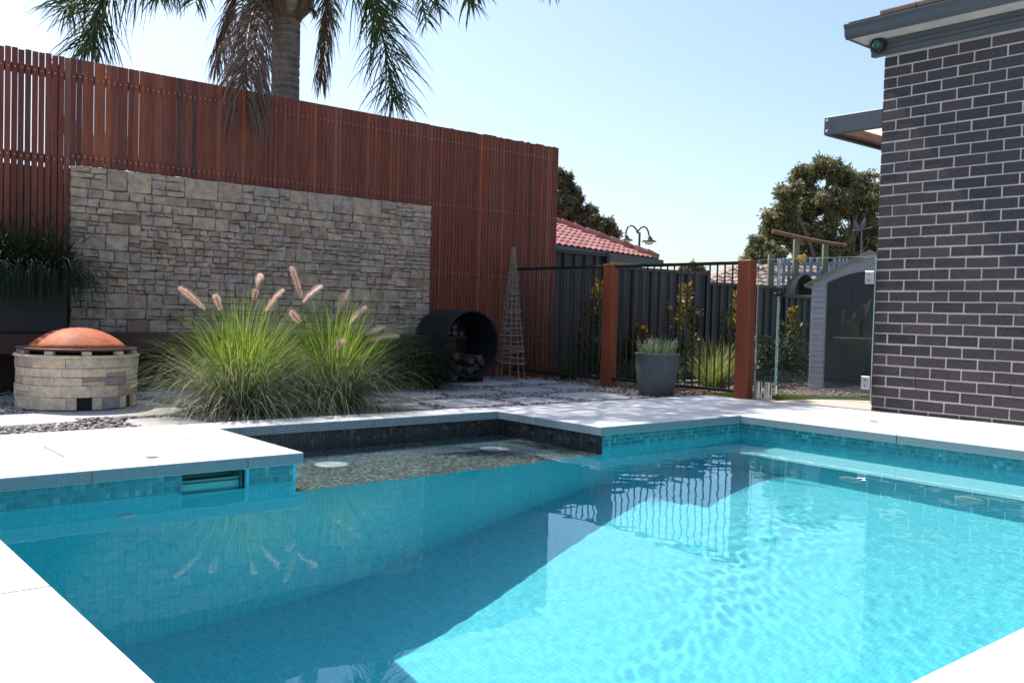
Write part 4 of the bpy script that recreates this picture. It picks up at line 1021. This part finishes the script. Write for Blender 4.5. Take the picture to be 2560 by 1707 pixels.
# ================================================================== SHED
D = 12.4
def vec2(p): return Vector((p.x, p.y, 0))
sA = at(1856, 895, D); sA.z = -.2
vd = Vector((sA.x, sA.y, 0)).normalized()
e1 = (Vector((vd.y, -vd.x, 0))-vd*.12).normalized(); e2 = Vector((-e1.y, e1.x, 0))
sh = thing('garden_shed', 'small grey plastic garden shed with dark arched double doors', 'shed', sA)
Ms = Matrix(((e1.x, e2.x, 0, sA.x), (e1.y, e2.y, 0, sA.y), (0, 0, 1, sA.z), (0, 0, 0, 1)))
SW, SD, SH, SA = 1.42, 1.1, 1.46, 1.86
def S(b, name, mat, par=None): 
    b.v = [tuple(Ms @ Vector(p)) for p in b.v]; return W(b.obj(name, mat, sh), sh)
b = MB(); b.quadface([(0, 0, 0), (SW, 0, 0), (SW, 0, SH), (SW/2, 0, SA-.02), (0, 0, SH)]); b.quadface([(0, SD, 0), (SW, SD, 0), (SW, SD, SH), (SW/2, SD, SA-.02), (0, SD, SH)])
b.quadface([(0, 0, 0), (0, SD, 0), (0, SD, SH), (0, 0, SH)]); b.quadface([(SW, 0, 0), (SW, SD, 0), (SW, SD, SH), (SW, 0, SH)])
S(b, 'body', 'shed_grey')
for k in range(20): S(MB().box(.015, .185, -.014, -.001, .02+k*.072, .02+k*.072+.062), 'lap_board', 'shed_grey')
for k in range(20): S(MB().box(SW-.185, SW-.015, -.014, -.001, .02+k*.072, .02+k*.072+.062), 'lap_board', 'shed_grey')
for s_ in (0, 1):
    x0_, x1_ = (.2, SW/2-.003) if s_ == 0 else (SW/2+.003, SW-.2); b = MB(); poly = []
    for i in range(9): x_ = x0_+(x1_-x0_)*i/8; u = (x_-SW/2)/(SW/2-.2); poly.append((x_, 1.40+.18*math.cos(u*PI/2*.9)))
    pts = [(x0_, .04), (x1_, .04)]+poly[::-1]; n = len(pts); b.v = [(x_, y_, z_) for y_ in (-.022, -.002) for x_, z_ in pts]; b.f = [tuple(range(n)), tuple(range(2*n-1, n-1, -1))]+[(i, (i+1) % n, (i+1) % n+n, i+n) for i in range(n)]
    dr_ = S(b, 'door', 'shed_door')
    xh = SW/2+(-.07 if s_ == 0 else .07)
    S(MB().tube([(xh, -.024, .93), (xh, -.06, .90), (xh, -.06, .78), (xh, -.024, .75)], .012, 8), 'handle', 'black')
S(MB().box(.30, SW-.28, -.03, -.022, .70, .713), 'bar', 'picket')
for k in range(4): S(MB().box(SW/2-.15, SW/2+.15, -.012, -.001, 1.62+k*.04, 1.62+k*.04+.028), 'vent_slat', 'shed_grey')
for s_ in (-1, 1):
    b = MB(); xo = SW/2+s_*(SW/2+.09); zo = SH-.06
    P0 = [(SW/2, SA), (xo, zo), (xo, zo-.03), (SW/2, SA-.035)]
    b.v = [(x_, y_, z_) for y_ in (-.07, SD+.07) for x_, z_ in P0]; b.f = [(0, 1, 2, 3), (7, 6, 5, 4), (0, 4, 5, 1), (1, 5, 6, 2), (2, 6, 7, 3), (3, 7, 4, 0)]
    S(b, 'roof', 'shed_roof')

# ================================================================== NEIGHBOURS
def roof_plane(par, A, B, n_in, width_fn, rows_n, pitch, mat, tile_w, tile_l, along_rows):
    """tiled slope: A..B is the eave, n_in the horizontal way up the slope"""
    e = (B-A); L = e.length; e = e/L; up = (n_in*math.cos(pitch)+Vector((0, 0, 1))*math.sin(pitch)); nn = e.cross(up).normalized()
    if nn.z < 0: nn = -nn
    me = MB()
    seg = 5; prof = [(tile_w*i/seg, .045*math.sin(PI*i/seg)**2) for i in range(seg+1)]
    for (x_, h_) in prof: me.v.append((x_, 0, h_+.03)); 
    for (x_, h_) in prof: me.v.append((x_, tile_l, h_))
    for (x_, h_) in prof: me.v.append((x_, 0, h_-.005))
    k = seg+1
    for i in range(seg): me.f.append((i, i+1, i+1+k, i+k)); me.f.append((i+2*k, i+1+2*k, i+1, i))
    tm = me.mesh('tile', mat); far_ = MB(); R3 = Matrix((e, up, nn)).transposed().to_4x4(); c = 0
    for r in range(rows_n):
        lo, hi = width_fn(r*tile_l)
        x_ = lo
        while x_ < hi-tile_w*.5:
            p = A+e*x_+up*(r*tile_l)
            if c < 290 and along_rows(x_, r):
                o = link('tile', tm, par); Mx = R3.copy(); Mx.translation = p-par.location; o.matrix_local = Mx; c += 1
            else:
                base = len(far_.v); Mx = R3.copy(); Mx.translation = p; far_.v += [tuple(Mx @ Vector(v)) for v in me.v]; far_.f += [tuple(base+i for i in f) for f in me.f]
            x_ += tile_w
    if far_.v: stuff(W(far_.obj('far_tiles', mat, par), par))
    return e, up, nn
# red tiled house beyond the screen
A = at(1180, 551, 21.4); B = at(1512, 594, 27.5); zE = (A.z+B.z)/2; A.z = B.z = zE
e = (B-A).normalized(); nin = Vector((-e.y, e.x, 0)); 
if nin.dot(A) < 0: nin = -nin
rh = thing('tiled_house', 'neighbouring house with red terracotta tile roof and dark green gutter', 'house', Vector((A.x, A.y, -.2)))
pit = math.radians(23); Lr = (B-A).length
roof_plane(rh, A, B, nin, lambda s: (0, Lr-s*math.cos(pit)+.1), 13, pit, 'terracotta', .30, .33, lambda x_, r: True)
b = MB(); top = 4.0; up = nin*math.cos(pit)+Vector((0, 0, math.sin(pit)))
b.quadface([A+Vector((0, 0, -.01)), B+Vector((0, 0, -.01)), B-e*(top*math.cos(pit))+up*top, A+up*top])
Rr = B-e*(top*math.cos(pit))+up*top; b.quadface([B, B+nin*7, Rr+nin*.5, Rr])
W(b.obj('roof_deck', 'terracotta', rh), rh)
pts = [B.lerp(Rr, i/14)+Vector((0, 0, .07+.018*(i % 2))) for i in range(15)]
for p, q_ in zip(pts[:-1], pts[1:]): W(MB().tube([p, q_+Vector((0, 0, .02))], [.085, .10], 8).obj('ridge_tile', 'terracotta', rh), rh)
def beam(b, p, q_, w, h):
    d = (q_-p).normalized(); s_ = Vector((-d.y, d.x, 0)).normalized()*w/2; u_ = Vector((0, 0, h))
    n = len(b.v); b.v += [tuple(v) for v in (p-s_, p+s_, q_+s_, q_-s_, p-s_+u_, p+s_+u_, q_+s_+u_, q_-s_+u_)]
    b.f += [tuple(n+i for i in q) for q in ((3, 2, 1, 0), (4, 5, 6, 7), (0, 1, 5, 4), (1, 2, 6, 5), (2, 3, 7, 6), (3, 0, 4, 7))]; return b
off = -nin*.06; W(beam(MB(), A+off+Vector((0, 0, -.22)), B+off+e*.1+Vector((0, 0, -.22)), .12, .20).obj('gutter', 'green_gutter', rh), rh)
W(beam(MB(), B+e*.1+Vector((0, 0, -.22))-nin*.1, B+nin*6+e*.1+Vector((0, 0, -.22)), .12, .20).obj('gutter', 'green_gutter', rh), rh)
b = MB(); wi = nin*.45; b.quadface([A+wi+Vector((0, 0, -2.7)), B-e*.45+wi+Vector((0, 0, -2.7)), B-e*.45+wi+Vector((0, 0, -.15)), A+wi+Vector((0, 0, -.15))])
b.quadface([B-e*.45+wi+Vector((0, 0, -2.7)), B-e*.45+nin*6+Vector((0, 0, -2.7)), B-e*.45+nin*6+Vector((0, 0, -.15)), B-e*.45+wi+Vector((0, 0, -.15))])
W(b.obj('wall', 'cream', rh), rh)
# brown tiled roof far behind
A = at(1560, 668, 27); B = at(1950, 712, 27); A.z = B.z = 1.45
e = (B-A).normalized(); nin = Vector((-e.y, e.x, 0)); nin = -nin if nin.dot(A) < 0 else nin
bh = thing('brown_roof_house', 'far house with low brown tiled hip roof, seen between the bars and through the glass', 'house', Vector((A.x, A.y, -.5)))
Lr = (B-A).length; pit = math.radians(22)
roof_plane(bh, A, B, nin, lambda s: (s*math.cos(pit), Lr), 8, pit, 'brown_tile', .30, .33, lambda x_, r: True)
up = nin*math.cos(pit)+Vector((0, 0, math.sin(pit))); T_ = 2.64
b = MB(); b.quadface([A, B, B+up*T_, A+e*T_*math.cos(pit)+up*T_]); W(b.obj('roof_deck', 'brown_tile', bh), bh)
b = MB(); b.quadface([A+Vector((0, 0, -2)), B+Vector((0, 0, -2)), B, A]); W(b.obj('wall', 'cream', bh), bh)

# play fort behind the fence
D = 17.5
pf = thing('play_fort', 'timber play fort with arched beam and grey pickets behind the fence', 'play equipment', at(1850, 700, D))
def vpost(u0_, v0_, v1_, w, mat, name, dd=D, dpt=None):
    p = at(u0_, v0_, dd); q_ = at(u0_, v1_, dd); h = p.z-(q_.z); r = mpx(w, dd)/2
    z1_ = p.z; z0_ = min(q_.z, -.3) if name == 'post' else q_.z
    Mx = Matrix.Translation((p.x, p.y, 0)) @ Matrix.Rotation(-YAW, 4, 'Z')
    return W(MB().cbox(-r, r, -(dpt or r), (dpt or r), z0_, z1_, .006, Mx).obj(name, mat, pf), pf)
kk = lambda u, v: ((1880+u/6.534)/K, (560+v/6.534)/K)
for u, v0, v1, w in ((315, 500, 1010, 13), (730, 255, 1150, 12.5), (1200, 335, 880, 11.5)):
    vpost(*kk(u, v0), kk(u, v1)[1], w, 'green_pine', 'post')
for u, v0, v1, w in ((445, 560, 1040, 8), (525, 555, 980, 6.5), (610, 555, 1010, 7.5), (865, 575, 830, 7.5), (968, 545, 860, 7.5), (1085, 545, 900, 7.5), (1360, 575, 800, 6), (1435, 570, 760, 5), (1498, 570, 730, 5), (1560, 570, 700, 4.5), (1625, 575, 670, 4.5), (1290, 640, 820, 9)):
    vpost(*kk(u, v0), kk(u, v1)[1], w, 'picket', 'picket', D+.15, .015)
pa = [at(*kk(u, v), D-.12) for u, v in ((335, 120), (640, 190), (940, 255), (1240, 310), (1545, 350))]
b = MB(); r = mpx(9.5, D)/2; b.tube(pa, [r, r*.98, r*.95, r*.9, r*.8], 8); W(b.obj('beam', 'brown_pine', pf), pf)
for v in (690, 860):
    b = MB(); p, q_ = at(*kk(300, v), D+.1), at(*kk(1640, v-20), D+.1); beam(b, p, q_, .04, .07); W(b.obj('cross_rail', 'picket', pf), pf)
t = thing('toy_telescope', 'yellow toy telescope on the play fort post', 'toy', at(*kk(820, 545), D-.2))
b = MB(); p = at(*kk(765, 575), D-.25); q_ = at(*kk(875, 520), D-.25); r = mpx(15, D)/2; b.tube([p, p.lerp(q_, .45), p.lerp(q_, .46), q_], [r, r, r*.72, r*.72], 12)
W(b.obj('barrel', 'yellow', t), t); W(MB().tube([p.lerp(q_, .4)-Vector((0, 0, r)), p.lerp(q_, .4)-Vector((0, 0, r*2.0))], r*.3, 8).obj('mount', 'yellow', t), t)
t = thing('blue_toy', 'small blue plastic climbing hold on the right fort post', 'toy', at(*kk(1135, 810), D-.2))
b = MB(); p = at(*kk(1135, 870), D-.2); q_ = at(*kk(1135, 750), D-.2); r = mpx(8, D)/2; b.tube([p, p.lerp(q_, .3), p.lerp(q_, .7), q_], [r*.8, r, r, r*.6], 10); W(b.obj('hold', 'blue', t), t)
t = thing('black_tunnel_hood', 'black arched playground hood between the fort posts', 'hood', at(*kk(860, 1150), D-.4))
b = MB(); c0 = at(*kk(862, 1150), D-.4); w_ = mpx(22, D); h_ = mpx(44, D); sdv = Vector((math.cos(-YAW), math.sin(-YAW), 0)); bk = Vector((math.sin(YAW), math.cos(YAW), 0)); n = 14
ring = []
for i in range(n+1): a = PI*i/n; ring.append((-math.cos(a)*w_, math.sin(a)*h_))
for dd in (0, .7):
    for s_, z_ in ring: b.v.append(tuple(c0+sdv*s_+bk*dd+Vector((0, 0, z_))))
b.f = [(i, i+1, i+n+2, i+n+1) for i in range(n)]+[tuple(range(n+1, 2*n+2))]
W(b.obj('hood', 'black', t), t)
b = MB(); b.tube([c0+sdv*s_*1.03+Vector((0, 0, z_*1.02)) for s_, z_ in ring], .010, 6, False); W(b.obj('rim', 'steel_grey', t), t)
# weather vane
vb = at(*kk(1790, 800), 19)
t = thing('weather_vane', 'grey rooster weather vane in front of the gum tree, by the brick corner', 'weather vane', vb)
top_ = at(*kk(1795, 110), 19)
W(MB().tube([(vb.x, vb.y, -.2), top_], .014, 8).obj('pole', 'steel_grey2', t), t)
b = MB(); b.tube([at(*kk(1640, 115), 19), at(*kk(1790, 85), 19), at(*kk(1960, 55), 19)], .012, 6); W(b.obj('arrow', 'steel_grey2', t), t)
rp = [(-.10, .0), (-.16, .10), (-.20, .22), (-.12, .20), (-.04, .10), (.05, .12), (.09, .24), (.13, .28), (.16, .22), (.14, .12), (.10, .02), (.03, -.04)]
c0 = at(*kk(1770, 30), 19); b = MB(); n = len(rp)
for dd in (-.008, .008):
    for x_, z_ in rp: b.v.append(tuple(c0+sdv*x_*.75+bk*dd+Vector((0, 0, z_*.85-.08))))
b.f = [tuple(range(n)), tuple(range(2*n-1, n-1, -1))]+[(i, (i+1) % n, (i+1) % n+n, i+n) for i in range(n)]
W(b.obj('rooster', 'steel_grey2', t), t)
# street lamp
D = 38
lb = at(1464, 700, D); lb.z = -.5
t = thing('street_lamp', 'double swan-neck street lamp above the red tiled roof', 'street lamp', lb)
j = at(1464, 534, D); W(MB().tube([lb, Vector((lb.x, lb.y, j.z))], [.07, .045], 8).obj('pole', 'lamp_green', t), t)
for s_ in (-1, 1):
    L = [at(1464+s_*x_, 534+y_, D) for x_, y_ in ((0, 0), (3, -8), (9, -14), (15, -16), (21, -13), (25, -5), (27, 5), (27, 12))]
    if s_ == 1: L = [p+Vector((0, 0, -.05)) for p in L]
    W(MB().tube(L, .035, 6).obj('arm', 'lamp_green', t), t)
    hd = L[-1]; MBx = MB().lathe([(.05, .12), (.12, .06), (.14, -.02), (.30, -.09), (.31, -.12), (.26, -.11)], hd, 16); W(MBx.obj('lamp_head', 'lamp_green', t, smooth=True), t)
    W(MB().lathe([(.20, -.11), (.15, -.22), (.0001, -.26)], hd, 14).obj('globe', 'white_plastic', t, smooth=True), t)

# ================================================================== TREES
def gum(label, cat, base, blobs, depth, leaves, mat, seed, group=None, name='gum_tree', lsz=(.10, .20)):
    g = np.random.default_rng(seed); t = thing(name, label, cat, base, group)
    C = [(at(u, v, depth+g.uniform(-1, 1)*mpx(r, depth)), mpx(r, depth)) for u, v, r in blobs]
    tr = MB(); cz = sum(c.z for c, _ in C)/len(C); cen = sum((c for c, _ in C), Vector())/len(C)
    fork = Vector((base.x, base.y, base.z+(cz-base.z)*.45))
    tr.tube([base, base.lerp(fork, .5), fork], [.28, .22, .17], 8)
    W(tr.obj('trunk', 'gum_bark', t), t); lm = MB()
    for c, r in C:
        m_ = fork.lerp(c, .5)+Vector((g.normal()*.25, g.normal()*.25, -.1)); lm.tube([fork, m_, c], [.11, .065, .03], 6)
        for _ in range(5): d = Vector(g.normal(size=3)).normalized(); d.z = abs(d.z)*.8; s_ = m_.lerp(c, g.uniform(.3, 1)); lm.tube([s_, s_+d*r*.45+Vector((0, 0, .1)), s_+d*r*.85], [.03, .018, .008], 4)
    stuff(W(lm.obj('limbs', 'gum_bark', t), t))
    tot = sum(r*r for _, r in C); Vs = []
    for c, r in C:
        n = int(leaves*r*r/tot); nc = 26; cc = g.normal(size=(nc, 3)); cc /= np.linalg.norm(cc, axis=1)[:, None]; cc *= g.uniform(.35, 1., (nc, 1))*r
        k = g.integers(0, nc, n); p = np.array(c)+cc[k]+g.normal(size=(n, 3))*r*.13
        u = g.normal(size=(n, 3)); u[:, 2] -= .8; u /= np.linalg.norm(u, axis=1)[:, None]; w_ = np.cross(u, g.normal(size=(n, 3))); w_ /= np.linalg.norm(w_, axis=1)[:, None]
        L = g.uniform(*lsz, n)[:, None]; wd = L*.16
        Vs.append(np.stack([p-w_*wd*.5, p+u*L*.5+w_*wd, p+u*L, p+u*L*.5-w_*wd], 1).reshape(-1, 3))
    V = np.concatenate(Vs); o = np_mesh('crown', V, np.arange(len(V)).reshape(-1, 4), mat, t); stuff(W(o, t)); return t
b0 = at(1895, 700, 34); b0.z = -.6
gum('tall rounded gum tree behind the garden shed, left of the brick wall', 'tree', b0, [(1900, 392, 38), (1850, 405, 36), (1812, 440, 34), (1940, 408, 34), (1985, 420, 30), (1790, 490, 38), (1850, 470, 46), (1915, 460, 48), (1975, 480, 44), (2010, 450, 30), (1775, 530, 34), (1840, 535, 42), (1905, 540, 44), (1965, 545, 44), (2015, 530, 40), (1860, 590, 36), (1940, 600, 40), (2000, 600, 40)], 34, 62000, 'gum_leaf', 1, lsz=(.12, .24))
b0 = at(1742, 700, 33); b0.z = -.6
gum('small bushy tree below the left side of the tall gum', 'tree', b0, [(1740, 560, 22), (1725, 585, 20), (1760, 580, 28), (1790, 585, 24), (1715, 600, 14), (1768, 605, 26)], 33, 12000, 'gum_leaf', 5, name='bushy_tree', lsz=(.10, .18))
b0 = at(1290, 700, 31); b0.z = -.6
gum('dark gum tree behind the end of the timber screen, above the red roof', 'tree', b0, [(1255, 420, 34), (1290, 415, 26), (1315, 445, 28), (1280, 470, 36), (1318, 485, 28), (1350, 490, 24), (1372, 508, 24), (1340, 520, 24), (1395, 520, 20), (1410, 540, 15), (1290, 510, 24)], 31, 26000, 'gum_dark', 2, lsz=(.11, .22))
b0 = at(1250, 700, 40); b0.z = -.6
b0 = at(1585, 640, 45); b0.z = -.6
gum('low distant green tree on the horizon above the steel fence', 'tree', b0, [(1570, 616, 8), (1590, 612, 9), (1608, 618, 8)], 45, 2500, 'gum_leaf', 6, name='bushy_tree', lsz=(.12, .22))
b0 = at(280, 700, 24); b0.z = -.6
gum('thin foliage glimpsed through the slats at the left of the screen', 'tree', b0, [(205, 330, 40), (270, 350, 45), (340, 380, 36), (150, 290, 26), (395, 370, 26)], 24, 14000, 'gum_dark', 9, name='bushy_tree', lsz=(.09, .16))

# ================================================================== PALM
PD = 11.5
pb = at(655, 215, PD); pb.z = -.1
pm = thing('palm_tree', 'tall palm with ringed grey trunk and hanging fronds behind the timber screen', 'palm', pb)
ct = at(655, 38, PD)
b = MB(); prof = []; z = 0; H = ct.z-pb.z+.1
while z < H:
    r = .182-.018*(z/H)+.03*max(0, .6-z)
    prof += [(r+.006, z), (r+.003, z+.055), (r-.007, z+.068)]; z += .075+.03*math.sin(z*9)
b.lathe(prof, pb, 28)
dxy = ct-pb
b.v = [(x_+(ct.x-pb.x)*((z_-pb.z)/H)*.0, y_, z_) for x_, y_, z_ in b.v]
W(b.obj('trunk', 'palm_trunk', pm, auto=35), pm)
cb_ = Vector((pb.x, pb.y, ct.z-.02))
b = MB(); b.lathe([(.17, -.05), (.215, .03), (.25, .14), (.235, .30), (.20, .55), (.16, .85), (.10, 1.2)], cb_, 20)
W(b.obj('crown_shaft', 'palm_dry', pm, smooth=True), pm)
g = np.random.default_rng(21)
for k in range(9):
    a = 2*PI*k/9+.3; c0 = cb_+Vector((.22*math.cos(a), .22*math.sin(a), .10+.05*g.random())); d = Vector((math.cos(a), math.sin(a), 0))
    b = MB(); b.tube([c0-d*.06+Vector((0, 0, -.12)), c0+d*.02, c0+d*.06+Vector((0, 0, .14)), c0+d*.02+Vector((0, 0, .3))], [.05, .08, .07, .04], 8)
    W(b.obj('leaf_boot', 'palm_dry' if k % 2 else 'palm_trunk', pm, smooth=True), pm)
def spline(P, n):
    P = [Vector(p) for p in P]; P = [P[0]*2-P[1]]+P+[P[-1]*2-P[-2]]; out = []; m_ = len(P)-3
    for i in range(n):
        t_ = i/(n-1)*m_; k = min(int(t_), m_-1); t_ -= k; p0, p1, p2, p3 = P[k:k+4]
        out.append(.5*((2*p1)+(p2-p0)*t_+(2*p0-5*p1+4*p2-p3)*t_*t_+(3*p1-p0-3*p2+p3)*t_**3))
    return out
def frond(name, P, ll, nl, mat, seed, start=.12, hang=1.0, w=.016, rr=.022, spread=1.):
    g = np.random.default_rng(seed); S_ = spline(P, nl); rb = MB()
    rb.tube(S_[::3]+[S_[-1]], [rr*(1-.85*i/len(S_[::3]))+.002 for i in range(len(S_[::3])+1)], 5)
    n0 = len(S_)
    for i in range(int(nl*start), nl):
        t_ = i/(nl-1); T = (S_[min(i+1, nl-1)]-S_[i-1]).normalized(); side = T.cross(Vector((0, 0, 1)))
        side = side.normalized() if side.length > .15 else T.cross(Vector((.6, .5, .3))).normalized(); upv = side.cross(T)
        L0 = ll*(math.sin(PI*min(1, (.12+.80*t_)))**.5)*g.uniform(.75, 1.1)
        for sg in (-1, 1):
            for rep in range(2):
                ph_ = g.uniform(-.9, 1.1)*sg+(0 if sg > 0 else PI); d = ((side*math.cos(ph_)+upv*math.sin(ph_))*spread+T*g.uniform(.35, .95)).normalized(); p = S_[i].copy(); pts = [p.copy()]; sd = d.cross(Vector((g.normal(), g.normal(), g.normal()))).normalized(); L = L0*g.uniform(.8, 1.1)
                for s_ in range(4):
                    d = (d+Vector((0, 0, -1))*hang*(.16+.16*s_)+T*.05).normalized(); p = p+d*L/4; pts.append(p.copy())
                rb.strip(pts, sd, [w*.35, w*.55, w*.5, w*.32, w*.04])
    o = rb.obj(name, mat, pm); return W(o, pm)
def ap(L, dd=PD): return [at(q_[0], q_[1], q_[2] if len(q_) > 2 else dd) for q_ in L]
frond('frond', ap([(672, -10), (720, -85), (785, -90), (838, -25), (872, 60), (892, 155), (903, 235)], 11.2), .95, 120, 'palm_leaf', 1, .28, .38, .015)
frond('frond', ap([(680, -20), (760, -130), (820, -125), (868, -70), (905, 10)], 11.9), .58, 95, 'palm_leaf', 2, .35, .5, .014)
frond('frond', ap([(640, -20), (540, -110), (420, -125), (320, -80), (245, -15), (216, 60), (204, 110)], 10.6), .95, 120, 'palm_leaf', 3, .25, .42, .015)
frond('frond', ap([(640, -20), (520, -70), (400, -82), (290, -70), (200, -30), (150, 20)], 11.2), .90, 110, 'palm_leaf', 4, .2, .5, .014)
frond('frond', ap([(640, -30), (560, -100), (470, -110), (410, -70), (380, -30)], 11.9), .75, 85, 'palm_leaf', 5, .25, .6, .014)
frond('frond', ap([(690, -20), (800, -330), (980, -420), (1130, -330), (1215, -190), (1256, -75), (1264, -22)], 11.0), .42, 120, 'palm_leaf', 6, .2, .9)
frond('dead_frond', ap([(628, 5, 11.4), (600, -5, 10.9), (578, 40, 10.0), (566, 110, 9.2), (562, 170, 8.9), (560, 230, 8.8)]), .95, 110, 'palm_dry', 7, .12, 1.5, .011, .02, .55)
frond('dead_frond', ap([(630, 0, 11.4), (606, 5, 10.9), (590, 60, 10.2), (582, 130, 9.7), (578, 180, 9.5)]), .70, 90, 'palm_dry', 17, .12, 1.5, .011, .02, .55)
frond('dead_frond', ap([(628, -10, 11.4), (560, -25, 11.2), (530, 20, 11.1), (512, 90, 11), (496, 150, 10.9)]), .55, 80, 'palm_dry', 8, .15, 1.4, .011, .02, .35)
frond('dead_frond', ap([(690, -10), (735, -35), (750, 20), (745, 110), (738, 190)], 11.5), .55, 80, 'palm_dry', 9, .15, 1.4, .011, .02, .35)
frond('dead_frond', ap([(692, 30), (715, 22), (722, 32)], 11.3), .16, 20, 'palm_dry', 10, .2, .8, .012, .02)
for k in range(26):                     # the rest of the crown, above the picture
    a = 2*PI*k/26+.15; ro = Vector((math.cos(a), math.sin(a), 0)); st = cb_+Vector((0, 0, .7)); el = g.uniform(.5, 1.25); Lf = g.uniform(2.4, 3.1)
    P = [st, st+ro*Lf*.22*math.cos(el)+Vector((0, 0, Lf*.30*math.sin(el)+.2)), st+ro*Lf*.55+Vector((0, 0, .55+Lf*.42*math.sin(el))), st+ro*Lf*.85+Vector((0, 0, .35+Lf*.30*math.sin(el))), st+ro*Lf*1.02+Vector((0, 0, -.15+Lf*.12*math.sin(el)))]
    frond('frond', P, .75, 72, 'palm_leaf', 30+k, .15, .6, .026)
